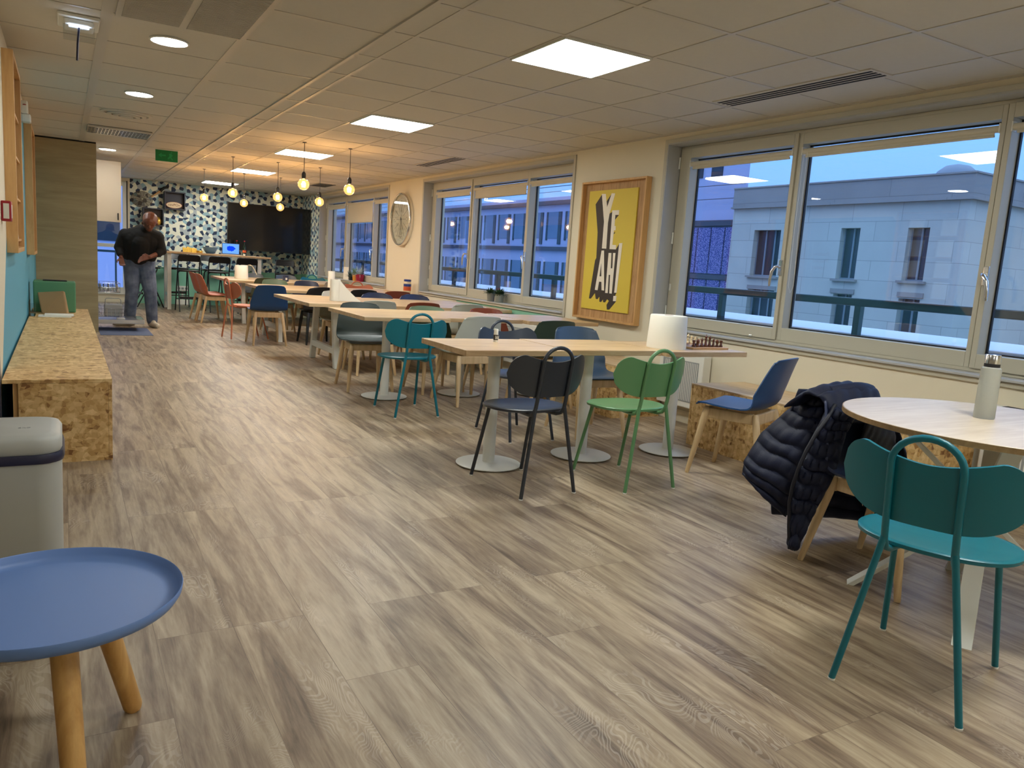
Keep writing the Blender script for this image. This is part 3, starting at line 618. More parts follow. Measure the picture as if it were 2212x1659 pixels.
def chair_shell(col, legs='beech_leg', rounder=False):
    key = 'shell_'+col; t = thing('shell_chair', 'x', 'chair', group='plastic shell chairs')
    P = [(0.225, 0.444), (0.205, 0.452), (0.15, 0.452), (0.08, 0.446), (0.0, 0.441), (-0.08, 0.441), (-0.135, 0.450), (-0.172, 0.472), (-0.198, 0.505), (-0.215, 0.55), (-0.235, 0.614), (-0.255, 0.68), (-0.272, 0.732), (-0.285, 0.769), (-0.290, 0.784)]
    Wd = [0.190, 0.205, 0.214, 0.222, 0.228, 0.232, 0.235, 0.237, 0.237, 0.234, 0.222, 0.205, 0.190, 0.176, 0.160]
    if rounder: Wd = [0.180, 0.198, 0.21, 0.22, 0.226, 0.23, 0.234, 0.237, 0.238, 0.236, 0.230, 0.218, 0.200, 0.165, 0.120]
    n = len(P)
    def fn(u, v):
        q = -1+2*u; k = v*(n-1); i = min(int(k), n-2); f = k-i
        y = P[i][0]*(1-f)+P[i+1][0]*f; z = P[i][1]*(1-f)+P[i+1][1]*f; w_ = Wd[i]*(1-f)+Wd[i+1]*f
        e = abs(q)**2.6
        if k < 6: z += 0.018*e*(0.3+0.7*k/6)
        elif k < 9: g = (k-6)/3; z += 0.018*e*(1-g); y += (0.055*g+0.01)*e
        else: y += (0.065-0.025*(k-9)/(n-10))*e
        if k > n-2.01: z -= 0.012*e
        if k < 1: z -= 0.006*e
        return (w_*q, y, z)
    part('seat_shell', MB().sheet(21, 43, fn, 0.009), key, t, 60)
    A = MB(); hw = 0.165
    A.box(-hw, hw, 0.150, 0.172, 0.372, 0.430).box(-hw, hw, -0.160, -0.138, 0.360, 0.428).box(-hw, -hw+0.02, -0.14, 0.152, 0.365, 0.430).box(hw-0.02, hw, -0.14, 0.152, 0.365, 0.430)
    part('seat_frame', A, legs, t, 0, 0.006)
    for sx in (-1, 1):
        for a, b in (((0.165*sx, 0.158, 0.436), (0.208*sx, 0.232, 0.0)), ((0.165*sx, -0.150, 0.430), (0.208*sx, -0.240, 0.0))):
            a_, b_ = Vector(a), Vector(b); q = [a_+(b_-a_)*k for k in (0, 0.03, 0.2, 0.6, 0.97, 1.0)]
            part('leg', MB().tube(q, [0.014, 0.020, 0.0215, 0.018, 0.0135, 0.012], 14), legs, t, 60)
    return t
def place(o, x, y, rz, label, g=None):
    o.location = (x, y, 0); o.rotation_euler = (0, 0, math.radians(rz)); o['label'] = label
    if g: o['group'] = g
    return o
place(chair_metal('graphite'), 2.223, 3.605, 4, 'dark grey metal chair with its back to us at the nearest long table')
place(chair_metal('green'), 2.872, 3.515, 0, 'green metal hoop chair with its back to us at the nearest long table')
place(chair_metal('darkslate'), 2.84, 4.745, 180, 'dark slate metal chair facing us on the far side of the nearest long table')
place(chair_metal('teal'), 2.377, 5.71, -2, 'teal metal hoop chair at the second row of tables')
place(chair_metal('teal'), 2.365, 1.318, -72, 'large teal metal chair in the right foreground, pulled up to the round table')
place(chair_metal('copper'), 2.16, 10.98, -80, 'copper coloured metal chair standing sideways at the end of the fourth row')
place(chair_metal('copper'), 4.22, 12.2, 178, 'copper coloured metal chair below the far window, only its hoop and top showing')
place(chair_metal('teal'), 4.18, 14.75, 180, 'teal metal chair far back behind the last table, mostly hidden by a paper roll')
place(chair_shell('blue'), 3.679, 3.38, 22, 'blue shell chair seen from the side at the right end of the nearest long table')
place(chair_shell('slate'), 3.44, 4.70, 176, 'slate blue shell chair facing us on the far side of the nearest long table')
_cc = place(chair_shell('navy'), 3.045, 1.93, 180, 'dark blue shell chair with a quilted coat over its back at the round table')
_cc.scale = (1, 1, 0.95)
place(chair_shell('darkgreen'), 3.70, 5.80, -2, 'dark green shell chair, back to us, at the right end of the second row')
place(chair_shell('white'), 3.07, 6.03, 4, 'white shell chair with its back to us in the middle of the second row')
place(chair_shell('charcoal'), 2.42, 6.84, 176, 'charcoal shell chair facing us at the left end of the second row')
place(chair_shell('sage'), 3.03, 6.62, 180, 'sage green shell chair on the far side of the second row, behind the teal chair')
place(chair_shell('brick'), 3.68, 6.62, 180, 'brick red shell chair beyond the second row, right of the white one')
place(chair_shell('white'), 2.80, 7.78, 0, 'white shell chair with its back to us at the left of the third table')
place(chair_shell('brick'), 3.29, 7.76, 0, 'brick red shell chair at the third table, behind the sage green one')
place(chair_shell('white'), 3.83, 7.78, 0, 'white shell chair with its back to us at the right of the third table')
place(chair_shell('white'), 2.89, 9.02, 180, 'pale shell chair facing us behind the third table, right of the paper roll')
place(chair_shell('navy', rounder=True), 3.385, 9.00, 178, 'navy rounded shell chair behind the middle of the third table')
place(chair_shell('navy', rounder=True), 3.89, 8.98, 180, 'dark blue rounded shell chair behind the right end of the third table')
place(chair_shell('black', 'pot_black', True), 3.0, 10.45, 0, 'black plastic chair with black legs at the left part of the fourth table')
place(chair_shell('black'), 3.50, 10.25, 0, 'black shell chair at the middle of the fourth table')
place(chair_shell('brick'), 3.98, 10.25, 0, 'dark red shell chair at the fourth table, left of the snack jar')
place(chair_shell('blue'), 2.29, 10.335, 0, 'dark blue shell chair, back to us, left end of the fourth table')
place(chair_shell('sage'), 2.83, 12.0, 180, 'sage green shell chair on the far side of the fourth table')
place(chair_shell('navy'), 3.32, 12.0, 180, 'navy shell chair on the far side of the fourth table')
place(chair_shell('olive'), 2.83, 12.98, 0, 'olive green shell chair at the near side of the last table')
place(chair_shell('taupe'), 3.95, 12.95, 0, 'taupe shell chair at the near side of the last table')
place(chair_shell('orange'), 2.12, 13.30, -88, 'orange shell chair standing at the left end of the last table, nearer of two')
place(chair_shell('orange'), 2.10, 13.86, -86, 'orange shell chair standing at the left end of the last table, farther of two')
place(chair_shell('greyblue'), 3.05, 14.72, 180, 'grey blue shell chair behind the last table, behind the paper roll')
place(chair_shell('greyblue'), 3.66, 14.70, 180, 'grey blue shell chair behind the last table, before the folding chair')
# ------------------------------------------------------------------ tables
def bistro(x, y, label, w_=0.705, dp=0.615):
    t = thing('pedestal_table', label, 'table', (x, y, 0), group='small tables pushed together in rows')
    part('tabletop', MB().box(-w_/2+0.001, w_/2-0.001, -dp/2, dp/2, 0.712, 0.745), 'oak_top', t, 0, 0.003)
    part('column', MB().lathe([(0.038, 0.012), (0.0375, 0.03), (0.0375, 0.70), (0.0375, 0.708)], n=28), 'white_metal', t)
    part('mounting_plate', MB().box(-0.17, 0.17, -0.17, 0.17, 0.703, 0.7119), 'white_metal', t, 0)
    part('base', MB().lathe([(0.0, 0.006), (0.195, 0.006), (0.2, 0.009), (0.2, 0.013), (0.19, 0.0165), (0.05, 0.021), (0.0, 0.021)], n=48), 'white_metal', t)
    return t
bistro(2.245, 4.035, 'left table of the nearest row, with the glue stick on it')
bistro(2.96, 4.065, 'middle table of the nearest row, behind the green chair')
bistro(3.67, 4.01, 'right table of the nearest row, with the large paper roll and chessboard')
bistro(2.44, 6.36, 'left table of the second row, above the teal chair', 0.76, 0.98)
bistro(3.20, 6.41, 'middle table of the second row, behind the white chair', 0.76, 0.90)
bistro(3.98, 6.29, 'right table of the second row, behind the dark green chair', 0.76, 0.84)
def trestle(x0, x1, y0, y1, h, ly0, ly1, lx0, lx1, label):
    t = thing('trestle_table', label, 'table', (0, 0, 0), group='large tables on white trestles')
    part('tabletop', MB().box(x0, x1, y0, y1, h-0.036, h), 'oak_top', t, 0, 0.003)
    for lx in (lx0, lx1):
        s = MB(); ht = h-0.036
        for fy, ty in ((ly0, ly0+0.13), (ly1, ly1-0.13)):
            s.hexa([(lx-0.03, fy-0.035, 0), (lx+0.03, fy-0.035, 0), (lx+0.03, fy+0.035, 0), (lx-0.03, fy+0.035, 0)],
                   [(lx-0.03, ty-0.035, ht-0.04), (lx+0.03, ty-0.035, ht-0.04), (lx+0.03, ty+0.035, ht-0.04), (lx-0.03, ty+0.035, ht-0.04)])
        s.box(lx-0.028, lx+0.028, ly0+0.06, ly1-0.06, 0.15, 0.215).box(lx-0.03, lx+0.03, ly0+0.05, ly1-0.05, ht-0.045, ht-0.0005)
        part('trestle', s, 'white_metal', t, 0, 0.003)
    return t
trestle(2.15, 4.53, 7.80, 9.34, 0.715, 8.08, 9.02, 2.54, 4.3, 'long table of the third row, with a paper roll near its left corner')
trestle(2.33, 4.52, 10.35, 11.95, 0.715, 10.58, 11.49, 2.53, 4.2, 'long table of the fourth row, left end behind the dark blue chair')
trestle(2.26, 4.52, 12.92, 14.62, 0.715, 13.22, 14.3, 2.57, 4.2, 'farthest of the long tables, between the bar table and the orange chairs')
# high bar table
t = thing('bar_table', 'high narrow bar table with white legs in front of the patterned wall', 'table', (0, 0, 0))
part('tabletop', MB().box(1.60, 3.56, 15.74, 16.50, 1.05, 1.085), 'oak_top', t, 0, 0.003)
for x in (1.72, 3.36):
    for y in (15.86, 16.36): part('leg', MB().box(x-0.035, x+0.035, y-0.035, y+0.035, 0, 1.0499), 'white_metal', t, 0, 0.003)
    part('stretcher', MB().box(x-0.02, x+0.02, 15.895, 16.325, 0.25, 0.31), 'white_metal', t, 0, 0.002)
def stool(label, g='black folding bar stools'):
    t = thing('folding_bar_stool', label, 'bar stool', group=g)
    part('seat', MB().box(-0.185, 0.185, -0.15, 0.17, 0.74, 0.765), 'black_plastic', t, 30, 0.012, 3)
    def rr(y0, y1, z0, z1, w_):
        lerp = lambda z: y0+(y1-y0)*(z-z0)/(z1-z0); c = 0.05
        return [(-w_, lerp(z0), z0), (-w_*0.97, lerp(z1-c), z1-c), (-w_*0.9, lerp(z1-c*0.3), z1-c*0.3), (-w_*0.72, lerp(z1), z1), (w_*0.72, lerp(z1), z1), (w_*0.9, lerp(z1-c*0.3), z1-c*0.3), (w_*0.97, lerp(z1-c), z1-c), (w_, lerp(z0), z0)]
    part('back_frame', MB().tube(rr(0.22, -0.20, 0.0, 1.04, 0.19), 0.011, 10), 'black_metal', t, 60)
    part('seat_frame', MB().tube(rr(-0.24, 0.12, 0.0, 0.735, 0.165), 0.011, 10), 'black_metal', t, 60)
    part('backrest', MB().sheet(13, 7, lambda u, v: ((-1+2*u)*0.178, -0.158-(v*0.12)*0.40+0.02*(-1+2*u)**2, 0.925+v*0.115), 0.008), 'black_plastic', t, 60)
    part('footrest', MB().box(-0.16, 0.16, -0.165, -0.135, 0.24, 0.28), 'black_metal', t, 0, 0.004)
    part('cross_bar', MB().tube([(-0.185, 0.13, 0.22), (0.185, 0.13, 0.22)], 0.009, 8), 'black_metal', t)
    return t
s0 = stool('black folding bar stool, left of three in front of the bar table'); s0.location = (2.0, 15.50, 0)
for x, y, rz, lb in ((2.53, 15.50, 0, 'black folding bar stool, middle of three in front of the bar table'), (3.02, 15.48, 0, 'black folding bar stool, right of three in front of the bar table'),
                     (1.42, 16.35, -84, 'black folding bar stool seen side-on behind the person, beside the bar table'), (1.98, 16.78, 178, 'black folding bar stool behind the bar table, farther left one'), (2.62, 16.80, 182, 'black folding bar stool behind the bar table, farther right one'),
                     (3.98, 16.35, 165, 'dark folding bar stool standing alone in the far right corner')):
    c = dup(s0); c.location = (x, y, 0); c.rotation_euler = (0, 0, math.radians(rz)); c['label'] = lb
# round table
t = thing('round_table', 'round pale wood table with crossed white legs in the right foreground', 'table', (3.085, 1.56, 0))
part('tabletop', MB().lathe([(0.0, 0.723), (0.545, 0.723), (0.549, 0.726), (0.549, 0.742), (0.546, 0.745), (0.0, 0.745)], n=96), 'round_top_wood', t)
part('edge_band', MB().lathe([(0.549, 0.7245), (0.5505, 0.7245), (0.5505, 0.7435), (0.549, 0.7435)], n=96), 'oak_edge', t)
for a in (127, 207, 307, 37):
    a = math.radians(a); c, s_ = math.cos(a), math.sin(a); r1 = 0.43; px, py = -s_*0.032, c*0.032
    fx, fy, tx, ty = c*r1, s_*r1, -c*0.36, -s_*0.36
    part('leg', MB().hexa([(fx-px-c*0.012, fy-py-s_*0.012, 0), (fx+px-c*0.012, fy+py-s_*0.012, 0), (fx+px+c*0.014, fy+py+s_*0.014, 0), (fx-px+c*0.014, fy-py+s_*0.014, 0)],
                          [(tx-px-c*0.012, ty-py-s_*0.012, 0.722), (tx+px-c*0.012, ty+py-s_*0.012, 0.722), (tx+px+c*0.014, ty+py+s_*0.014, 0.722), (tx-px+c*0.014, ty-py+s_*0.014, 0.722)]), 'white_metal', t, 0, 0.002)
# blue tray table in the left foreground
t = thing('tray_table', 'round blue tray table on three pine legs in the left foreground', 'side table', (-0.035, 1.91, 0))
part('tray', MB().lathe([(0.0, 0.380), (0.20, 0.380), (0.245, 0.384), (0.262, 0.392), (0.270, 0.405), (0.272, 0.418), (0.2705, 0.421), (0.267, 0.419), (0.262, 0.406), (0.25, 0.398), (0.23, 0.3955), (0.0, 0.395)], n=96), 'tray_blue', t, 60)
for a in (42, 162, 280):
    a = math.radians(a); c, s_ = math.cos(a), math.sin(a); A, B = Vector((c*0.115, s_*0.115, 0.379)), Vector((c*0.236, s_*0.236, 0.0))
    part('leg', MB().tube([A+(B-A)*k for k in (0, 0.3, 0.7, 0.955, 0.985, 1.0)], [0.028, 0.0265, 0.0245, 0.0235, 0.020, 0.013], 20), 'pine_leg', t, 70)
# ------------------------------------------------------------------ benches
def bench(name, x0, x1, y0, y1, h, label, over=0.0, top='osb', th=0.02):
    t = thing(name, label, 'bench', ((x0+x1)/2, (y0+y1)/2, 0)); hx, hy = (x1-x0)/2, (y1-y0)/2
    part('top', MB().box(-hx, hx, -hy, hy, h-th, h), top, t, 0, 0.0015)
    part('side_panel', MB().box(-hx+over, hx-0.0015-0.018, -hy+0.002, -hy+0.020, 0, h-th-0.0005), 'osb', t, 0)
    part('side_panel', MB().box(-hx+over, hx-0.0015-0.018, hy-0.020, hy-0.002, 0, h-th-0.0005), 'osb', t, 0)
    return t, hx, hy
t, hx, hy = bench('storage_bench', -0.285, 0.222, 4.70, 7.075, 0.457, 'chipboard bench along the left wall, nearer of two in line', 0.07)
part('front_panel', MB().box(hx-0.0185, hx-0.001, -hy+0.002, hy-0.002, 0, 0.4365), 'osb', t, 0)
part('back_batten', MB().box(-hx+0.045, -hx+0.069, -hy+0.03, -hy+0.075, 0.10, 0.4365), 'frame_pine', t, 0)
t, hx, hy = bench('storage_bench', -0.285, 0.222, 7.082, 9.50, 0.457, 'chipboard bench along the left wall, farther one carrying the green box', 0.0)
part('front_panel', MB().box(hx-0.0185, hx-0.001, -hy+0.002, hy-0.002, 0, 0.4365), 'osb', t, 0)
t, hx, hy = bench('window_bench', 4.0, 4.545, 2.39, 4.18, 0.455, 'chipboard bench under the near window, behind the blue side-on chair', 0.0, 'oak_top_y', 0.012)
part('front_panel', MB().box(-hx+0.001, -hx+0.019, -hy+0.021, hy-0.021, 0, 0.442), 'osb', t, 0)
t, hx, hy = bench('window_bench', 4.0, 4.545, 5.10, 5.85, 0.455, 'chipboard bench under the yellow poster, behind the nearest long table', 0.0, 'oak_top_y', 0.012)
part('front_panel', MB().box(-hx+0.001, -hx+0.019, -hy+0.021, hy-0.021, 0, 0.442), 'osb', t, 0)
# radiators
def radiator(y0, y1, z0, z1, label):
    t = thing('radiator', label, 'radiator', (WX, (y0+y1)/2, 0), group='white wall radiators'); hy = (y1-y0)/2
    part('body', MB().box(-0.10, -0.012, -hy, hy, z0, z1), 'white_plastic', t, 0, 0.008)
    part('wall_bracket', MB().box(-0.0119, -0.0005, -hy+0.1, hy-0.1, z0+0.05, z1-0.05), 'pot_grey', t, 0)
    part('grille', MB().box(-0.104, -0.0995, -hy+0.05, hy-0.05, z0+0.05, z1-0.06), 'radiator_grille', t, 0, 0.002)
    s = MB(); n = int((2*hy-0.12)/0.02)
    for i in range(n): s.box(-0.1055, -0.1038, -hy+0.06+i*0.02, -hy+0.066+i*0.02, z0+0.06, z1-0.07)
    part('ribs', s, 'white_plastic', t, 0)
    part('top_slot', MB().box(-0.09, -0.03, -hy+0.08, hy-0.08, z1-0.001, z1+0.0008), 'dark_slot', t, 0)
radiator(4.55, 5.08, 0.15, 0.60, 'white radiator on the wall between the two window benches')
radiator(1.10, 2.33, 0.12, 0.63, 'white radiator below the near window, behind the round table')
radiator(7.1, 8.2, 0.12, 0.60, 'white radiator below the middle window behind the second row of tables')
# ------------------------------------------------------------------ poster and clock
t = thing('framed_poster', 'yellow poster reading YEAH! in a deep pine frame between the windows', 'poster', (WX, 6.02, 1.424))
Y0, Y1, Z0, Z1 = -0.500, 0.500, -0.668, 0.668; fw = 0.020; D = -0.062
part('frame', MB().box(D, -0.002, Y0, Y0+fw, Z0, Z1).box(D, -0.002, Y1-fw, Y1, Z0, Z1).box(D, -0.002, Y0+fw, Y1-fw, Z1-fw, Z1).box(D, -0.002, Y0+fw, Y1-fw, Z0, Z0+fw), 'frame_pine', t, 0, 0.002)
part('backing_board', MB().box(-0.018, -0.003, Y0+fw, Y1-fw, Z0+fw, Z1-fw), 'frame_rustic', t, 0)
PX = -0.030
part('sheet', MB().box(PX, -0.0185, 5.668-6.02, 6.421-6.02, 0.855-1.424, 2.004-1.424), 'poster_yellow', t, 0)
def pp(mb, poly, x):
    return mb.prism(poly, x, x-0.0008, lambda a, b_, q: (q, a-6.02, b_-1.424))
Yl = [(6.219, 1.971), (6.155, 1.968), (6.116, 1.842), (6.061, 1.969), (6.006, 1.966), (6.07, 1.774), (6.082, 1.69), (6.075, 1.448), (6.145, 1.45), (6.147, 1.705)]
El = [(6.029, 1.809), (5.923, 1.808), (5.923, 1.765), (5.976, 1.765), (5.974, 1.662), (5.955, 1.662), (5.952, 1.622), (5.977, 1.621), (5.983, 1.486), (5.923, 1.484), (5.922, 1.443), (6.022, 1.445)]
Al = [(6.147, 1.43), (6.107, 1.431), (6.053, 1.048), (6.094, 1.049), (6.108, 1.129), (6.146, 1.129), (6.159, 1.045), (6.205, 1.046)]
Ah = [(6.135, 1.307), (6.116, 1.182), (6.144, 1.181)]
Hl = [(6.031, 1.408), (5.987, 1.409), (5.977, 1.264), (5.952, 1.265), (5.961, 1.409), (5.924, 1.41), (5.928, 1.026), (5.967, 1.026), (5.978, 1.202), (6.0, 1.201), (5.992, 1.027), (6.033, 1.027)]
Xl = [(5.88, 1.501), (5.83, 1.504), (5.854, 1.039), (5.891, 1.037)]; Dl = [(5.898, 1.006), (5.85, 1.009), (5.852, 0.959), (5.899, 0.957)]
Bl = [(6.218, 1.964), (6.308, 1.875), (6.238, 1.605), (6.225, 1.357), (6.242, 1.333), (6.294, 0.956), (6.26, 0.956), (6.2, 1.015), (6.179, 0.959), (6.149, 0.958), (6.121, 0.984), (6.116, 0.936), (6.086, 0.934), (6.06, 0.962), (6.055, 0.936), (6.024, 0.935), (5.993, 0.968), (5.965, 0.954), (5.996, 0.913), (5.985, 0.869), (5.946, 0.872), (5.855, 0.955), (5.875, 1.008), (5.86, 1.034), (5.847, 1.464), (5.882, 1.494), (5.924, 1.443), (5.986, 1.463), (6.018, 1.801), (6.078, 1.775), (6.123, 1.842), (6.149, 1.937)]
s = MB()
for q in (Bl, [(6.072, 1.957), (6.132, 1.897), (6.112, 1.823), (6.087, 1.841)], [(5.924, 1.763), (5.976, 1.765), (5.983, 1.714)], [(5.953, 1.604), (5.99, 1.599), (5.984, 1.58)]): pp(s, q, PX-0.0002)
part('letter_extrusion', s, 'poster_black', t, 0)  # black extruded sides of the letters, printed on the sheet
s = MB()
for q in (Yl, El, Al, Hl, Xl, Dl): pp(s, q, PX-0.0012)
part('lettering', s, 'poster_white', t, 0); part('letter_hole', pp(MB(), Ah, PX-0.0021), 'poster_black', t, 0)
t = thing('wall_clock', 'large round wall clock with a chrome case between the windows', 'clock', (WX, 11.36, 1.828))
rx = lambda prof, n=64: MB().add([(-z, r*math.cos(2*PI*k/n), r*math.sin(2*PI*k/n)) for r, z in prof for k in range(n)], [(i*n+k, i*n+(k+1) % n, (i+1)*n+(k+1) % n, (i+1)*n+k) for i in range(len(prof)-1) for k in range(n)])
part('case', rx([(0.37, 0.001), (0.40, 0.001), (0.402, 0.01), (0.402, 0.062), (0.396, 0.072), (0.386, 0.074), (0.378, 0.068), (0.375, 0.05)]), 'chrome', t)
part('dial', rx([(0.001, 0.045), (0.378, 0.045), (0.378, 0.03), (0.001, 0.03)]), 'clock_face', t)
part('crystal', rx([(0.001, 0.066), (0.379, 0.066)]), 'clear_glass', t)
s = MB()
def ray_(a, r0_, r1_, w_=0.003, w2=None):
    w2 = w2 or w_; c, q = math.sin(a), math.cos(a)
    P_ = [(-(c*r0_)-q*w_, q*r0_-c*w_), (-(c*r0_)+q*w_, q*r0_+c*w_), (-(c*r1_)+q*w2, q*r1_+c*w2), (-(c*r1_)-q*w2, q*r1_-c*w2)]
    s.prism(P_, -0.0455, -0.0465, lambda a_, b_, x: (x, a_, b_))
for k in range(12):
    a = k*PI/6
    if k % 3 == 0: ray_(a, 0.05, 0.20, 0.0018)
    else: ray_(a, 0.10, 0.29, 0.0012, 0.004)
for k in range(60): ray_(k*PI/30, 0.315, 0.325 if k % 5 else 0.335, 0.0015)
for a in (-0.16, 0.16): ray_(a, 0.12, 0.22, 0.002); ray_(PI+a*1.5, 0.14, 0.26, 0.002)
for k in range(4):
    a = k*PI/2; ray_(a-0.11, 0.21, 0.26, 0.002); ray_(a+0.11, 0.21, 0.26, 0.002); ray_(a, 0.27, 0.295, 0.008, 0.001)
for k in range(8):
    a0, a1 = PI-0.32+k*0.08, PI-0.32+(k+1)*0.08
    s.prism([(-math.sin(a0)*0.262, math.cos(a0)*0.262), (-math.sin(a1)*0.262, math.cos(a1)*0.262), (-math.sin(a1)*0.267, math.cos(a1)*0.267), (-math.sin(a0)*0.267, math.cos(a0)*0.267)], -0.0455, -0.0465, lambda a_, b_, x: (x, a_, b_))
part('markings', s, 'poster_black', t, 0)
s = MB(); ray_(math.radians(150), -0.03, 0.17, 0.006, 0.002); ray_(math.radians(182), -0.04, 0.26, 0.005, 0.0015); s.v = [(x-0.006, y, z) for x, y, z in s.v]
part('hands', s, 'black_metal', t, 0); part('hub', rx([(0.001, 0.056), (0.012, 0.055), (0.014, 0.048)], 16), 'black_metal', t)
# ------------------------------------------------------------------ left wall
def display_case(y0, y1, z0, z1, dp, label, papers):
    t = thing('display_case', label, 'display case', (-0.30, (y0+y1)/2, 0)); hy = (y1-y0)/2; f = 0.03
    part('frame', MB().box(0, dp, -hy, -hy+f, z0, z1).box(0, dp, hy-f, hy, z0, z1).box(0, dp, -hy+f, hy-f, z1-f, z1).box(0, dp, -hy+f, hy-f, z0, z0+f), 'frame_pine', t, 0, 0.002)
    part('back', MB().box(0.001, 0.012, -hy+f, hy-f, z0+f, z1-f), 'oak_edge', t, 0)
    if papers:
        random.seed(3)
        for r_ in range(4):
            z = z0+0.10+r_*0.27; part('rail', MB().box(0.012, 0.045, -hy+f, hy-f, z-0.03, z-0.015), 'frame_pine', t, 0)
            for c_ in range(2):
                yy = -hy+0.10+c_*0.42+random.uniform(-0.02, 0.02)
                p = part('leaflet', MB().hexa([(0.030, yy, z-0.0149), (0.034, yy, z-0.0149), (0.034, yy+0.21, z-0.0149), (0.030, yy+0.21, z-0.0149)], [(0.016, yy, z+0.2), (0.02, yy, z+0.2), (0.02, yy+0.21, z+0.2), (0.016, yy+0.21, z+0.2)]), 'paper', t, 0)
display_case(5.75, 6.67, 1.09, 2.30, 0.061, 'wooden display case on the left wall, nearer one with white leaflets', True)
display_case(8.8, 9.7, 1.02, 2.24, 0.065, 'wooden display case on the left wall, farther plain one', False)
t = thing('fire_alarm_button', 'small dark red fire alarm box on the left wall', 'fire alarm', (-0.30, 5.36, 1.33))
part('box', MB().box(0, 0.05, -0.055, 0.055, -0.055, 0.06), 'red_plastic', t, 0, 0.006); part('window', MB().box(0.012, 0.040, -0.0565, -0.0549, -0.04, 0.045), 'white_plastic', t, 0)
part('face_glass', MB().box(0.0499, 0.0515, -0.035, 0.035, -0.035, 0.04), 'white_plastic', t, 0)
for i, z in enumerate((1.72, 1.62, 1.52)):
    tx = textmesh('wall_lettering', 'Positive', 0.085, 'navy_panel', None, Matrix.Translation((-0.2985, 7.86, z)) @ Matrix.Rotation(math.radians(90), 4, 'Z') @ Matrix.Rotation(math.radians(90), 4, 'X'))
    tag(tx, ['top', 'middle', 'bottom'][i]+' word Positive in dark letters on the teal left wall', 'lettering', 'words on the left wall')
# tall wood panel / cupboard, upper cabinet, dishwasher
t = thing('tall_cupboard', 'tall grey-beige wood panelled cupboard at the end of the left wall', 'cupboard', (0, 0, 0))
part('end_panel', MB().box(-0.299, 0.392, 11.56, 11.582, 0.0, CEIL-0.02), 'tall_panel_wood', t, 0)
part('body', MB().box(-0.295, 0.385, 11.5821, 11.64, 0.0, CEIL-0.03), 'white_plastic', t, 0)
part('top_strip', MB().box(-0.299, 0.390, 11.562, 11.63, CEIL-0.0199, CEIL-0.001), 'dark_slot', t, 0)
t = thing('wall_cabinet', 'white wall cabinet with its door standing open beside the wooden panel', 'cabinet', (0, 0, 0))
part('body', MB().box(-0.297, 0.39, 12.30, 12.90, 1.48, 2.34), 'white_plastic', t, 0)
dd = part('door', MB().box(0.39, 0.752, 12.885, 12.905, 1.478, 2.342), 'cabinet_beige', t, 0, 0.002)
part('handle', MB().box(0.700, 0.716, 12.862, 12.885, 1.51, 1.61), 'black_metal', dd, 0, 0.003)
t = thing('base_cabinet', 'white kitchen base unit with a worktop behind the dishwasher', 'cabinet', (0, 0, 0))
part('body', MB().box(-0.297, 0.34, 12.27, 14.6, 0.10, 0.86), 'white_plastic', t, 0); part('worktop', MB().box(-0.297, 0.37, 11.65, 14.6, 0.862, 0.90), 'tall_panel_wood', t, 0)
part('plinth', MB().box(-0.297, 0.28, 12.27, 14.6, 0.0, 0.0999), 'pot_grey', t, 0)
t = thing('dishwasher', 'open dishwasher with its steel door down and racks pulled out', 'dishwasher', (0, 11.96, 0))
part('tub', MB().box(-0.29, 0.34, -0.30, -0.28, 0.10, 0.858).box(-0.29, 0.34, 0.28, 0.30, 0.10, 0.858).box(-0.29, -0.27, -0.28, 0.28, 0.10, 0.858).box(-0.27, 0.34, -0.28, 0.28, 0.10, 0.12).box(-0.27, 0.34, -0.28, 0.28, 0.84, 0.858), 'steel', t, 0)
part('plinth', MB().box(-0.29, 0.30, -0.29, 0.29, 0, 0.0999), 'black_plastic', t, 0)
dd = part('door', MB().box(0.345, 0.955, -0.298, 0.298, 0.10, 0.155), 'steel', t, 0, 0.006)
part('control_strip', MB().box(0.86, 0.95, -0.28, 0.28, 0.156, 0.165), 'chrome', dd, 0, 0.002); part('detergent_flap', MB().box(0.62, 0.72, -0.22, -0.08, 0.156, 0.168), 'white_plastic', dd, 0, 0.004)
def rack(x0, x1, z0, h, nm):
    s = MB(); y0, y1 = -0.26, 0.26
    for z in (z0, z0+h*0.5, z0+h): s.tube([(x0, y0, z), (x1, y0, z), (x1, y1, z), (x0, y1, z)], 0.004, 6, True)
    n = 9
    for i in range(n):
        x = x0+(x1-x0)*i/(n-1)
        s.tube([(x, y0, z0+h), (x, y0, z0), (x, y1, z0), (x, y1, z0+h)], 0.0028, 5)
    for i in range(8):
        y = y0+(y1-y0)*(i+0.5)/8; s.tube([(x0, y, z0), (x1, y, z0)], 0.0025, 5)
        for j in range(5): s.tube([(x0+0.03+j*(x1-x0-0.06)/4, y, z0), (x0+0.03+j*(x1-x0-0.06)/4, y, z0+h*0.8)], 0.0022, 5)
    return part(nm, s, 'chrome', t)
rack(0.30, 0.70, 0.19, 0.11, 'lower_rack'); rack(0.20, 0.66, 0.52, 0.12, 'upper_rack')
part('cutlery_basket', MB().box(0.47, 0.69, -0.25, -0.13, 0.20, 0.355), 'radiator_grille', t, 0, 0.01)
part('basket_handle', MB().tube([(0.48, -0.19, 0.35), (0.485, -0.19, 0.42), (0.50, -0.19, 0.435), (0.65, -0.19, 0.435), (0.67, -0.19, 0.42), (0.675, -0.19, 0.35)], 0.005, 8), 'radiator_grille', t)
random.seed(5)
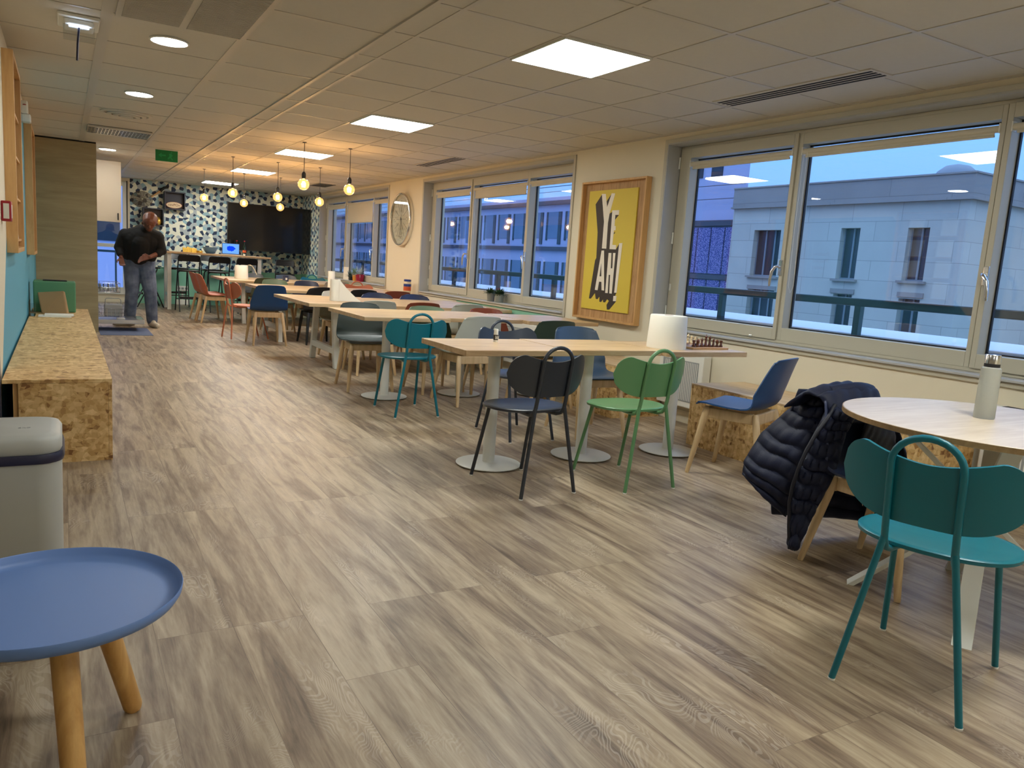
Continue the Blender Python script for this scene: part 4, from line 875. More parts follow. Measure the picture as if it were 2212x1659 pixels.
for i in range(7):
    g_ = part('x', MB().lathe([(0.0, 0.002), (0.026, 0.0), (0.034, 0.10), (0.033, 0.10), (0.024, 0.006), (0, 0.008)], n=16), 'clear_glass')
    g_.name = 'drinking_glass'; g_.location = (0.27+0.055*i, 11.96-0.20+0.04*(i % 3), 0.526); tag(g_, 'upturned drinking glass in the upper rack of the dishwasher', 'glass', 'glasses in the dishwasher')
m_ = struct('trim_5', MB().box(0.40, 1.02, 11.15, 12.12, 0.0, 0.004), 'patch_blue'); m_.name = 'floor_surface'; del m_['kind']; tag(m_, 'flat blue grey patch on the floor in front of the open dishwasher', 'mat')  # thin blue grey sheet laid on the planks
# objects on the left benches
t = thing('storage_box', 'green box with a black strip on top at the far end of the left bench', 'box', (0, 0, 0))
part('body', MB().box(-0.262, 0.105, 9.0, 9.30, 0.4575, 0.765), 'green_box', t, 0, 0.012, ); part('lid_strip', MB().box(-0.18, 0.03, 9.06, 9.2, 0.7651, 0.775), 'black_plastic', t, 0, 0.003)
t = tag(part('paper_bag', MB().hexa([(-0.19, 8.80, 0.458), (0.03, 8.78, 0.458), (0.045, 8.88, 0.458), (-0.19, 8.90, 0.458)], [(-0.225, 8.86, 0.66), (0.0, 8.83, 0.685), (0.012, 8.885, 0.675), (-0.22, 8.92, 0.655)]), 'kraft', None, 0, 0.01), 'crumpled brown paper bag leaning in front of the green box', 'paper bag')
t = tag(part('magazine', MB().box(-0.21, 0.06, 8.42, 8.60, 0.458, 0.467), 'paper', None, 0, 0.001), 'white magazine lying at the bottom of the small pile by the paper bag', 'magazine', 'papers on the left bench')
t = tag(part('magazine', MB().box(-0.16, 0.08, 8.43, 8.62, 0.468, 0.479), 'paper', None, 0, 0.001), 'white magazine on top of the small pile by the paper bag', 'magazine', 'papers on the left bench')
t = thing('desk_organizer', 'small transparent tray on the left bench against the teal wall', 'tray', (0, 0, 0))
part('tray', MB().box(-0.282, -0.235, 8.45, 8.75, 0.458, 0.463).box(-0.284, -0.280, 8.45, 8.75, 0.458, 0.60).box(-0.28, -0.235, 8.745, 8.75, 0.463, 0.56), 'clear_glass', t, 0)
# bin
t = thing('waste_bin', 'tall grey white bin with a dark liner in front of the chipboard bench', 'bin', (-0.205, 2.60, 0))
def rrect(hx, hy, r, n=6):
    o = []
    for cx, cy, a0 in ((hx-r, hy-r, 0), (-hx+r, hy-r, 90), (-hx+r, -hy+r, 180), (hx-r, -hy+r, 270)):
        for k in range(n+1): a = math.radians(a0+90*k/n); o.append((cx+r*math.cos(a), cy+r*math.sin(a)))
    return o
def loft(secs):
    mb = MB(); n = len(secs[0][0]); vs_ = [(x, y, z) for poly, z in secs for x, y in poly]
    fs = [(i*n+k, i*n+(k+1) % n, (i+1)*n+(k+1) % n, (i+1)*n+k) for i in range(len(secs)-1) for k in range(n)]
    fs += [tuple(range(n))[::-1], tuple((len(secs)-1)*n+k for k in range(n))]
    return mb.add(vs_, fs)
part('body', loft([(rrect(0.175, 0.135, 0.05), 0.0), (rrect(0.19, 0.15, 0.06), 0.02), (rrect(0.193, 0.155, 0.065), 0.585)]), 'bin_body', t, 50)
part('liner', loft([(rrect(0.197, 0.159, 0.067), 0.578), (rrect(0.200, 0.162, 0.068), 0.590), (rrect(0.196, 0.158, 0.067), 0.604)]), 'liner', t, 50)
part('lid', loft([(rrect(0.190, 0.152, 0.063), 0.6041), (rrect(0.194, 0.156, 0.067), 0.612), (rrect(0.194, 0.156, 0.067), 0.640), (rrect(0.186, 0.148, 0.062), 0.652), (rrect(0.165, 0.128, 0.055), 0.657)]), 'bin_body', t, 50)
tt = textmesh('embossed_mark', 'eko', 0.022, 'radiator_grille', t, Matrix.Translation((0.10, -0.03, 0.6572)), 0.0004)
# ------------------------------------------------------------------ things on tables
def towel_roll(x, y, z, r, h, label, sheet=None, g='paper towel rolls'):
    t = thing('paper_roll', label, 'paper roll', (x, y, z+0.0003), group=g)
    prof = [(0.03, 0.0), (r*1.02, 0.0), (r*1.03, 0.01), (r*0.995, h*0.5), (r*0.96, h-0.008), (r*0.93, h), (0.03, h)]
    part('roll', MB().lathe(prof, n=48), 'paper', t, 40); part('core', MB().lathe([(0.028, 0.001), (0.0299, 0.001), (0.0299, h+0.001), (0.028, h+0.001)], n=24), 'kraft', t)
    if sheet: part('loose_sheet', MB().sheet(14, 10, sheet, 0.0015), 'paper', t, 60)
    return t
towel_roll(3.495, 3.93, 0.745, 0.128, 0.218, 'large white paper roll on the nearest row, by the chessboard')
towel_roll(2.60, 8.40, 0.715, 0.058, 0.235, 'white paper roll with a loose sheet near the left corner of the third table', lambda u, v: (0.03+0.235*u, -0.055-0.03*u, 0.002+(0.232-0.225*u)*(1-v)*(1-u*0.25) + 0.004*math.sin(6*v)))
towel_roll(2.62, 13.75, 0.715, 0.11, 0.225, 'white paper roll with a curled sheet on the last table', lambda u, v: (0.08+0.16*u, -0.05-0.05*v, 0.225+0.03*math.sin(PI*u*0.9)-0.16*u*u+0.01*v))
towel_roll(3.33, 10.95, 0.715, 0.05, 0.27, 'slim white paper roll at the middle of the fourth table')
t = thing('glue_stick', 'small white glue stick standing on the nearest table', 'glue stick', (2.315, 4.165, 0.7453))
part('tube', MB().lathe([(0, 0), (0.0145, 0), (0.0145, 0.05), (0, 0.05)], n=24), 'white_plastic', t); part('label_band', MB().lathe([(0.0147, 0.012), (0.0149, 0.012), (0.0149, 0.045), (0.0147, 0.045)], n=24), 'poster_black', t)
s = MB()
for k in range(5): s.box(-0.012+k*0.0055, -0.0095+k*0.0055, -0.0162, -0.0148, 0.018, 0.040-(k % 2)*0.006)
part('letters', s, 'white_plastic', t, 0); part('cap', MB().lathe([(0, 0.0501), (0.0135, 0.0501), (0.0135, 0.077), (0.012, 0.08), (0, 0.08)], n=24), 'white_plastic', t)
t = thing('water_bottle', 'frosted water bottle with a steel cap on the round table', 'bottle', (3.135, 1.64, 0.7453))
part('body', MB().lathe([(0, 0), (0.036, 0), (0.038, 0.004), (0.037, 0.10), (0.036, 0.19), (0.034, 0.199), (0.028, 0.203), (0, 0.203)], n=36), 'frosted_bottle', t); part('seal', MB().lathe([(0, 0.2031), (0.028, 0.2031), (0.028, 0.2165), (0, 0.2165)], n=36), 'gasket', t)
part('cap', MB().lathe([(0, 0.2166), (0.0275, 0.2166), (0.0275, 0.250), (0.026, 0.252), (0, 0.252)], n=36), 'chrome', t)
# chess set
t = thing('chessboard', 'wooden chessboard on the right end of the nearest row', 'chessboard', (3.815, 4.0, 0.7453))
part('board', MB().box(-0.165, 0.165, -0.165, 0.165, 0, 0.015), 'board_wood', t, 0, 0.004); s = MB()
for i in range(8):
    for j in range(8):
        if (i+j) % 2 == 0: s.box(-0.144+i*0.036, -0.108+i*0.036, -0.144+j*0.036, -0.108+j*0.036, 0.0151, 0.0155)
part('dark_squares', s, 'chess_dark', t, 0)
KIND = {'pawn': [(0.0, 0.0), (0.0115, 0.0), (0.012, 0.004), (0.008, 0.009), (0.005, 0.02), (0.008, 0.022), (0.0045, 0.024), (0.008, 0.029), (0.006, 0.036), (0, 0.038)],
        'rook': [(0, 0), (0.013, 0), (0.0135, 0.006), (0.009, 0.011), (0.0075, 0.030), (0.011, 0.033), (0.011, 0.043), (0.007, 0.043), (0.007, 0.039), (0, 0.039)],
        'knight': [(0, 0), (0.013, 0), (0.0135, 0.006), (0.009, 0.011), (0.007, 0.018), (0.011, 0.030), (0.012, 0.040), (0.006, 0.048), (0, 0.050)],
        'bishop': [(0, 0), (0.013, 0), (0.0135, 0.006), (0.009, 0.011), (0.0055, 0.035), (0.010, 0.038), (0.006, 0.041), (0.009, 0.048), (0.004, 0.057), (0.0025, 0.060), (0, 0.062)],
        'queen': [(0, 0), (0.0145, 0), (0.015, 0.007), (0.010, 0.013), (0.006, 0.045), (0.011, 0.048), (0.006, 0.051), (0.011, 0.062), (0.005, 0.066), (0.003, 0.071), (0, 0.072)],
        'king': [(0, 0), (0.0145, 0), (0.015, 0.007), (0.010, 0.013), (0.0065, 0.049), (0.012, 0.053), (0.006, 0.057), (0.011, 0.068), (0.008, 0.073), (0.002, 0.075), (0.002, 0.084), (0, 0.084)]}
CM = {(k, c): MB().lathe(p, n=14).mesh('chess_'+k, c, 40) for k, p in KIND.items() for c in ('chess_dark', 'chess_light')}
rank = ['rook', 'knight', 'bishop', 'king', 'queen', 'bishop', 'knight', 'rook']
pl = ['leftmost', 'second', 'third', 'fourth', 'fifth', 'sixth', 'seventh', 'rightmost']
for i, k in enumerate(rank):
    for c, yy, nm, rk in (('chess_dark', -0.126, 'dark', 'front'), ('chess_light', 0.126, 'pale', 'back')):
        o = link('chess_'+k, CM[(k, c)], None, (3.815-0.126+i*0.036, 4.0+yy, 0.7613)); tag(o, f'{nm} wooden chess {k}, {pl[i]} in the {rk} row of the board', 'chess piece', 'chess pieces')
for i, (c, yy, nm) in enumerate([('chess_dark', -0.09, 'dark'), ('chess_light', 0.09, 'pale')]):
    for k in range(8):
        if i == 0 and k not in (1, 4, 7): continue
        o = link('chess_pawn', CM[('pawn', c)], None, (3.815-0.126+k*0.036, 4.0+yy, 0.7613)); tag(o, f'{nm} wooden chess pawn, {pl[k]} square of the {"near" if i == 0 else "far"} pawn row', 'chess piece', 'chess pieces')
o = link('chess_pawn', CM[('pawn', 'chess_dark')], None, (3.715, 3.905, 0.7735)); o.rotation_euler = (math.radians(90), 0, math.radians(70)); tag(o, 'dark wooden chess pawn lying on its side at the left of the board', 'chess piece', 'chess pieces')
# snack jar on the fourth table
t = thing('snack_jar', 'snack jar with blue lid and red label on the right of the fourth table', 'jar', (4.43, 10.78, 0.7153))
part('jar', MB().lathe([(0, 0), (0.054, 0), (0.056, 0.01), (0.056, 0.17), (0.05, 0.185), (0, 0.185)], n=32), 'jar_cream', t); part('label_band', MB().lathe([(0.0562, 0.05), (0.057, 0.05), (0.057, 0.11), (0.0562, 0.11)], n=32), 'jar_red', t)
part('logo', MB().lathe([(0.0562, 0.111), (0.057, 0.111), (0.057, 0.15), (0.0562, 0.15)], n=32), 'jar_blue', t); part('lid', MB().lathe([(0, 0.1851), (0.053, 0.1851), (0.054, 0.19), (0.054, 0.212), (0.05, 0.216), (0, 0.216)], n=32), 'jar_blue', t)
t = thing('mug', 'small navy mug with a white sticker on the last table', 'mug', (3.28, 13.4, 0.7153))
part('cup', MB().lathe([(0, 0), (0.045, 0), (0.05, 0.01), (0.05, 0.10), (0.046, 0.10), (0.045, 0.012), (0, 0.01)], n=24), 'shell_navy', t); part('sticker', MB().box(-0.015, 0.015, -0.0515, -0.0495, 0.03, 0.065), 'white_plastic', t, 0)
# window sill plants
def plant(x, y, z, r, h, potm, leafm, n, L, wd, up_, label, cat='potted plant', seed=1):
    random.seed(seed); t = thing('potted_plant', label, cat, (x, y, z))
    part('pot', MB().lathe([(0, 0), (r*0.8, 0), (r*0.82, 0.004), (r, h), (r*0.93, h), (r*0.9, h-0.012), (0, h-0.012)], n=28), potm, t); part('soil', MB().lathe([(0, h-0.0119), (r*0.88, h-0.0119), (0, h-0.006)], n=20), 'soil', t)
    s = MB()
    for i in range(n):
        a = random.uniform(0, 2*PI); e = random.uniform(*up_); ll = L*random.uniform(0.6, 1.1); rr_ = random.uniform(0, r*0.6)
        b_ = Vector((rr_*math.cos(a), rr_*math.sin(a), h-0.01)); d_ = Vector((math.cos(a)*math.cos(e), math.sin(a)*math.cos(e), math.sin(e))); sd = Vector((-math.sin(a), math.cos(a), 0))
        pts = [b_+d_*ll*k-Vector((0, 0, 0.5*ll*k*k*(1.2-math.sin(e)))) for k in (0, 0.33, 0.66, 1)]
        if pts[-1].x+x > 4.69: continue
        ws = [wd*0.5, wd, wd*0.8, wd*0.08]; nn = Vector((0, 0, wd*0.12))
        vs_ = []
        for p, w2 in zip(pts, ws): vs_ += [p-sd*w2, p+nn, p+sd*w2, p-nn]
        fs = [(0, 1, 2, 3)[::-1], (12, 13, 14, 15)]
        for k in range(3):
            for q in range(4): fs.append((k*4+q, k*4+(q+1) % 4, (k+1)*4+(q+1) % 4, (k+1)*4+q))
        s.add(vs_, fs)
    part('leaves', s, leafm, t, 60)
plant(4.60, 8.47, 0.7765, 0.052, 0.105, 'pot_grey', 'leaf_dark', 130, 0.085, 0.011, (0.3, 1.4), 'leafy green plant in a taupe pot on the middle window sill, left of two', seed=2)
plant(4.605, 8.26, 0.7765, 0.060, 0.10, 'pot_zinc', 'leaf_dark', 160, 0.095, 0.012, (0.3, 1.4), 'leafy green plant in a ribbed zinc pot on the middle window sill, right of two', seed=3)
plant(4.625, 13.98, 0.7765, 0.05, 0.09, 'pot_black', 'leaf_dark', 70, 0.12, 0.012, (0.2, 1.2), 'green plant in a black pot on the far window sill', seed=4)
plant(4.625, 13.76, 0.7765, 0.055, 0.11, 'pot_orange', 'leaf_light', 70, 0.18, 0.007, (0.5, 1.4), 'spiky plant in an orange pot on the far window sill', seed=5)
plant(4.615, 13.47, 0.7765, 0.08, 0.13, 'pot_crimson', 'leaf_white', 80, 0.20, 0.006, (0.2, 1.3), 'pale striped plant in a crimson pot on the far window sill', seed=6)
t = tag(part('paper_roll_upright', MB().sheet(9, 9, lambda u, v: (4.60+0.03*math.cos(u*3), 14.22+0.055*math.sin(u*3.0-1.5)+0.05*(1-v)*0.3, 0.778+0.235*v), 0.004), 'paper', None, 60), 'rolled white paper standing on the far window sill left of the plants', 'paper')
t.name = 'rolled_paper'
# things on the bar table
B0 = 1.0853
def bottle(x, y, label, m_='glass_green', c_='red_plastic'):
    t = thing('bottle', label, 'bottle', (x, y, B0), group='bottles on the bar table')
    part('glass', MB().lathe([(0, 0), (0.036, 0), (0.037, 0.01), (0.037, 0.15), (0.028, 0.19), (0.014, 0.22), (0.013, 0.275), (0, 0.275)], n=20), m_, t); part('cap', MB().lathe([(0, 0.2751), (0.0145, 0.2751), (0.0145, 0.295), (0, 0.297)], n=16), c_, t)
    part('label_band', MB().lathe([(0.0372, 0.06), (0.0378, 0.06), (0.0378, 0.11), (0.0372, 0.11)], n=20), 'jar_red', t)
bottle(2.88, 16.3, 'dark bottle at the left of three behind the laptop', 'black_plastic', 'black_plastic'); bottle(3.02, 16.35, 'dark green bottle, middle of three behind the laptop'); bottle(3.14, 16.2, 'dark green bottle at the right of three behind the laptop')
t = thing('bowl', 'blue bowl on the bar table left of the laptop', 'bowl', (2.47, 16.05, B0)); part('bowl_body', MB().lathe([(0, 0), (0.07, 0), (0.075, 0.008), (0.11, 0.05), (0.145, 0.125), (0.141, 0.125), (0.105, 0.055), (0.07, 0.015), (0, 0.012)], n=40), 'bowl_blue', t, 60)
t = thing('laptop', 'open laptop with a bright blue screen on the bar table', 'laptop', (2.86, 15.93, B0))
part('base', MB().box(-0.165, 0.165, 0.0, 0.0, 0, 0) if 0 else MB().box(-0.165, 0.165, -0.02, 0.20, 0.0, 0.015), 'steel', t, 0, 0.003)
sc = part('lid', MB().box(-0.165, 0.165, -0.004, 0.004, -0.105, 0.105), 'black_plastic', t, 0, 0.003); sc.location = (0, 0.17, 0.12)
so = part('screen', MB().box(-0.155, 0.155, -0.0055, -0.0042, -0.095, 0.097), 'laptop_screen', sc, 0)
random.seed(9)
for i, (x, y) in enumerate(((2.02, 15.98), (2.10, 16.02), (2.17, 15.95))):
    t = tag(part('snack_packet', MB().grid(2, 2, lambda u, v: (0, 0, 0)) if 0 else MB().hexa([(x-0.05, y-0.03, B0), (x+0.05, y-0.02, B0), (x+0.05, y+0.03, B0), (x-0.05, y+0.03, B0)], [(x-0.055, y, B0+0.09+0.02*(i % 2)), (x+0.045, y-0.005, B0+0.08), (x+0.045, y+0.005, B0+0.08), (x-0.055, y+0.01, B0+0.09+0.02*(i % 2))]), 'snack_yellow', None, 0, 0.008), 'gold and yellow snack packet on the bar table, %s of three' % ('left', 'middle', 'right')[i], 'snack packet', 'snack packets on the bar table')
t = tag(part('tin', MB().lathe([(0, 0), (0.055, 0), (0.055, 0.04), (0.05, 0.045), (0, 0.045)], (2.26, 15.92, B0), 28), 'gold'), 'small gold tin on the bar table right of the snack packets', 'tin')
t = tag(part('candle_cup', MB().lathe([(0, 0), (0.022, 0), (0.022, 0.04), (0, 0.04)], (3.07, 15.85, B0), 20), 'paper'), 'tiny white cup on the bar table right of the laptop', 'cup')
t = tag(part('paper_sheet', MB().box(3.22, 3.44, 15.82, 16.0, B0, B0+0.003), 'paper', None, 0), 'white papers lying at the right end of the bar table', 'paper')
# television on a wall arm
t = thing('television', 'large black television hung on the patterned far wall', 'television', (3.705, 16.55, 1.66))
part('cabinet', MB().box(-0.835, 0.835, 0.0, 0.045, -0.47, 0.47), 'black_plastic', t, 0, 0.004); part('screen', MB().box(-0.825, 0.825, -0.0022, -0.0001, -0.455, 0.46), 'tv_screen', t, 0)
part('wall_arm', MB().box(-0.2, 0.2, 0.0451, 0.07, -0.2, 0.2).box(-0.03, 0.03, 0.07, YF-16.55-0.001, -0.05, 0.05), 'black_metal', t, 0)
# boxes on the far wall
def wallbox(x0, x1, z0, z1, label):
    t = thing('wall_shelf_box', label, 'wall shelf', ((x0+x1)/2, YF, (z0+z1)/2)); hx, hz = (x1-x0)/2, (z1-z0)/2; f = 0.022
    part('box_frame', MB().box(-hx, -hx+f, -0.16, -0.001, -hz, hz).box(hx-f, hx, -0.16, -0.001, -hz, hz).box(-hx+f, hx-f, -0.16, -0.001, hz-f, hz).box(-hx+f, hx-f, -0.16, -0.001, -hz, -hz+f), 'shelf_black', t, 0, 0.002)
    part('back', MB().box(-hx+f, hx-f, -0.012, -0.001, -hz+f, hz-f), 'shelf_black', t, 0)
wallbox(1.77, 2.16, 1.905, 2.255, 'black square wall box holding an oval sign, right of two'); wallbox(1.38, 1.76, 1.555, 1.90, 'black square wall box behind the person, lower left of two')
t = thing('oval_sign', 'cream oval sign with brown lettering inside the upper wall box', 'sign', (1.95, YF-0.13, 1.995))
ell = [(0.155*math.cos(2*PI*k/32), 0.066*math.sin(2*PI*k/32)) for k in range(32)]
part('rim', MB().prism(ell, 0, 0.02, lambda a, b_, q: (a, q, b_)), 'oval_brown', t, 0); part('face', MB().prism([(a*0.92, b_*0.88) for a, b_ in ell], -0.003, 0.0, lambda a, b_, q: (a, q, b_)), 'oval_cream', t, 0)
textmesh('lettering', 'nevPOn', 0.07, 'oval_brown', t, Matrix.Translation((0, -0.004, 0)) @ Matrix.Rotation(math.radians(90), 4, 'X'), 0.0008)
t = tag(part('gold_vase', MB().lathe([(0, 0), (0.04, 0), (0.065, 0.05), (0.06, 0.10), (0.03, 0.14), (0.036, 0.155), (0.03, 0.155), (0, 0.13)], (1.66, YF-0.08, 1.578), 24), 'gold'), 'small gold vase in the lower wall box beside the person', 'vase')
t = thing('wicker_wall_basket', 'round brown woven basket hanging on the patterned wall above the person', 'basket', (1.375, YF, 2.06)); s = MB()
for k in range(10): r = 0.03+0.018*k; s.tube([(r*math.cos(a), -0.02-0.09*(1-(k/9)**2), r*0.8*math.sin(a)) for a in [2*PI*q/28 for q in range(28)]], 0.004, 6, True)
for k in range(14): a = 2*PI*k/14; s.tube([(0.02*math.cos(a), -0.11, 0.016*math.sin(a)), (0.12*math.cos(a), -0.07, 0.10*math.sin(a)), (0.195*math.cos(a), -0.02, 0.155*math.sin(a))], 0.0035, 6)
part('weave', s, 'wicker', t)
part('handle', MB().tube([(0.17, -0.03, 0.06), (0.27, -0.06, 0.14), (0.33, -0.05, 0.19)], 0.018, 10), 'board_wood', t); part('knob', MB().tube([(0.33, -0.05, 0.185), (0.40, -0.05, 0.26), (0.48, -0.05, 0.28)], 0.025, 10), 'black_plastic', t)
t = thing('socket_block', 'white triple power socket low on the green part of the far wall', 'power socket', (2.125, YF, 0))
part('plate', MB().box(-0.12, 0.12, -0.04, -0.001, 0.28, 0.38), 'white_plastic', t, 0, 0.004); s = MB()
for k in range(3): s.box(-0.095+k*0.07, -0.045+k*0.07, -0.042, -0.0399, 0.31, 0.35)
part('sockets', s, 'radiator_grille', t, 0); part('trunking', MB().box(-0.02, 0.02, -0.03, -0.015, 0.10, 0.2799).box(-0.12, 0.14, -0.035, -0.0145, 0.0, 0.0999), 'white_plastic', t, 0, 0.002)
# ------------------------------------------------------------------ the person
def capsules(segs, vox, name, mat, parent, smooth_it=4):
    """one continuous surface: tapered limbs merged by a voxel remesh"""
    mb = MB()
    for a, b, ra, rb in segs:
        a, b = Vector(a), Vector(b); L = (b-a).length; d_ = (b-a).normalized() if L > 1e-6 else Vector((0, 0, 1)); pts = []; rs = []
        for k in (-1.0, -0.92, -0.7, -0.38, 0): pts.append(a+d_*ra*k); rs.append(ra*math.sqrt(max(0.0004, 1-k*k)))
        for k in (0.33, 0.66): pts.append(a+(b-a)*k); rs.append(ra+(rb-ra)*k)
        for k in (0, 0.38, 0.7, 0.92, 1.0): pts.append(b+d_*rb*k); rs.append(rb*math.sqrt(max(0.0004, 1-k*k)))
        mb.tube(pts, rs, 14)
    o = part(name, mb, mat, parent, 180)
    r_ = o.modifiers.new('remesh', 'REMESH'); r_.mode = 'VOXEL'; r_.voxel_size = vox; r_.use_smooth_shade = True
    s_ = o.modifiers.new('smooth', 'SMOOTH'); s_.factor = 0.5; s_.iterations = smooth_it
    return o
P = thing('person', 'person in a dark sweater and jeans bending over the open dishwasher', 'person', (0.95, 12.3, 0))
L = lambda x, y, z: (x-0.95, y-12.3, z)
hd = Vector(L(1.055, 12.00, 1.515))
body = [ (L(0.99, 12.17, 1.36), L(1.04, 12.06, 1.46), 0.062, 0.058),           # neck
  (hd+Vector((0.005, 0.02, 0.03)), hd+Vector((-0.005, -0.02, -0.01)), 0.098, 0.090), (hd+Vector((-0.005, -0.02, -0.045)), hd+Vector((-0.014, -0.030, -0.105)), 0.078, 0.046),
  (hd+Vector((-0.012, -0.085, -0.062)), hd+Vector((-0.014, -0.090, -0.095)), 0.010, 0.015), # nose
  (hd+Vector((0.095, 0.0, -0.03)), hd+Vector((0.095, 0.005, -0.055)), 0.012, 0.009), (hd+Vector((-0.095, 0.0, -0.03)), hd+Vector((-0.095, 0.005, -0.055)), 0.012, 0.009),
  (hd+Vector((-0.045, -0.075, -0.052)), hd+Vector((0.035, -0.075, -0.052)), 0.017, 0.017),
  (L(0.98, 12.2, 1.32), L(0.93, 12.38, 0.95), 0.10, 0.11),
  (L(0.86, 12.22, 1.33), L(0.74, 12.22, 1.33), 0.07, 0.05), (L(1.06, 12.2, 1.36), L(1.18, 12.17, 1.33), 0.07, 0.05),
  (L(0.74, 12.22, 1.33), L(0.67, 12.25, 1.12), 0.048, 0.038), (L(0.67, 12.25, 1.12), L(0.70, 12.15, 0.985), 0.036, 0.026),
  (L(1.18, 12.17, 1.33), L(1.225, 12.13, 1.10), 0.048, 0.038), (L(1.225, 12.13, 1.10), L(1.05, 11.98, 1.015), 0.042, 0.028),
  (L(0.86, 12.38, 0.92), L(0.86, 12.34, 0.50), 0.075, 0.05), (L(0.86, 12.34, 0.50), L(0.82, 12.47, 0.10), 0.05, 0.035), (L(1.02, 12.36, 0.92), L(1.07, 12.26, 0.50), 0.075, 0.05), (L(1.07, 12.26, 0.50), L(1.10, 12.34, 0.10), 0.05, 0.035)]
def hand(w_, palm_dir, side, curl, th):
    w_ = Vector(w_); pd = Vector(palm_dir).normalized(); sd = Vector(side).normalized(); cu = Vector(curl).normalized(); out = []
    for k in (-0.028, -0.010, 0.010, 0.027): out.append((w_+sd*k*0.6+pd*0.012, w_+sd*k+pd*0.085, 0.014, 0.0125))
    for k, ln in ((-0.030, 0.070), (-0.010, 0.082), (0.011, 0.076), (0.030, 0.058)):
        a = w_+sd*k+pd*0.09; b = a+pd*ln*0.42+cu*ln*0.18; c = b+pd*ln*0.18+cu*ln*0.40; out += [(a, b, 0.0098, 0.0088), (b, c, 0.0085, 0.007)]
    a = w_-sd*0.026*th+pd*0.025; b = a-sd*0.034*th+pd*0.028+cu*0.01; c = b-sd*0.006*th+pd*0.03+cu*0.016; out += [(a, b, 0.0125, 0.0105), (b, c, 0.010, 0.008)]
    return out
body += hand(L(0.70, 12.15, 0.985), (0.10, -0.35, -0.92), (1, 0.1, 0.05), (0.25, -0.75, 0.3), 1)
body += hand(L(1.05, 11.98, 1.015), (-0.95, -0.15, -0.22), (0, 0.3, 1), (-0.4, -0.35, -0.7), -1)
capsules(body, 0.0062, 'body', 'skin', P, 2)
capsules([(L(0.98, 12.18, 1.34), L(1.015, 12.11, 1.40), 0.085, 0.075), (L(0.97, 12.2, 1.27), L(0.93, 12.36, 1.02), 0.165, 0.165), (L(0.90, 12.2, 1.27), L(0.87, 12.36, 1.02), 0.135, 0.125), (L(1.05, 12.2, 1.27), L(1.0, 12.34, 1.02), 0.135, 0.125),
  (L(0.95, 12.2, 1.32), L(0.77, 12.22, 1.285), 0.125, 0.095), (L(1.0, 12.2, 1.33), L(1.165, 12.17, 1.29), 0.125, 0.095), (L(0.96, 12.24, 1.36), L(1.0, 12.16, 1.37), 0.105, 0.09), (L(0.95, 12.14, 1.2), L(0.94, 12.26, 1.02), 0.13, 0.13), (L(0.86, 12.22, 1.24), L(0.85, 12.34, 1.03), 0.145, 0.125), (L(1.08, 12.2, 1.24), L(1.05, 12.32, 1.03), 0.14, 0.125),
  (L(0.755, 12.22, 1.31), L(0.675, 12.25, 1.12), 0.078, 0.060), (L(0.675, 12.25, 1.12), L(0.69, 12.18, 1.03), 0.056, 0.045),
  (L(1.17, 12.17, 1.31), L(1.225, 12.13, 1.11), 0.078, 0.062), (L(1.225, 12.13, 1.11), L(1.16, 12.07, 1.065), 0.058, 0.050)], 0.008, 'sweater', 'sweater', P)
capsules([(L(0.87, 12.38, 0.94), L(1.02, 12.36, 0.94), 0.142, 0.142), (L(0.86, 12.38, 0.88), L(0.85, 12.34, 0.52), 0.126, 0.092), (L(0.85, 12.34, 0.52), L(0.82, 12.45, 0.10), 0.090, 0.076),
  (L(1.03, 12.36, 0.88), L(1.08, 12.26, 0.52), 0.126, 0.092), (L(1.08, 12.26, 0.52), L(1.11, 12.34, 0.10), 0.090, 0.076)], 0.008, 'jeans', 'denim', P)
def shoe(x, y, a, nm):
    a = math.radians(a); c, s_ = math.cos(a), math.sin(a); f = lambda d_, z, w_=0: L(x+c*d_-s_*w_, y+s_*d_+c*w_, z)
    o = capsules([(f(-0.06, 0.05), f(0.06, 0.048), 0.045, 0.043), (f(0.05, 0.045), f(0.17, 0.036, 0.008), 0.044, 0.034), (f(-0.05, 0.06), f(-0.03, 0.10), 0.042, 0.045), (f(-0.03, 0.10), f(0.07, 0.07), 0.036, 0.03)], 0.006, 'shoe', 'sneaker', P)
    part('sole', MB().tube([f(-0.10, 0.011), f(-0.06, 0.011), f(0.05, 0.011), f(0.15, 0.011), f(0.205, 0.012)], [0.004, 0.011, 0.011, 0.011, 0.004], 10), 'white_plastic', o)
    return o
shoe(0.80, 12.46, 185, 'l'); shoe(1.11, 12.32, 285, 'r')
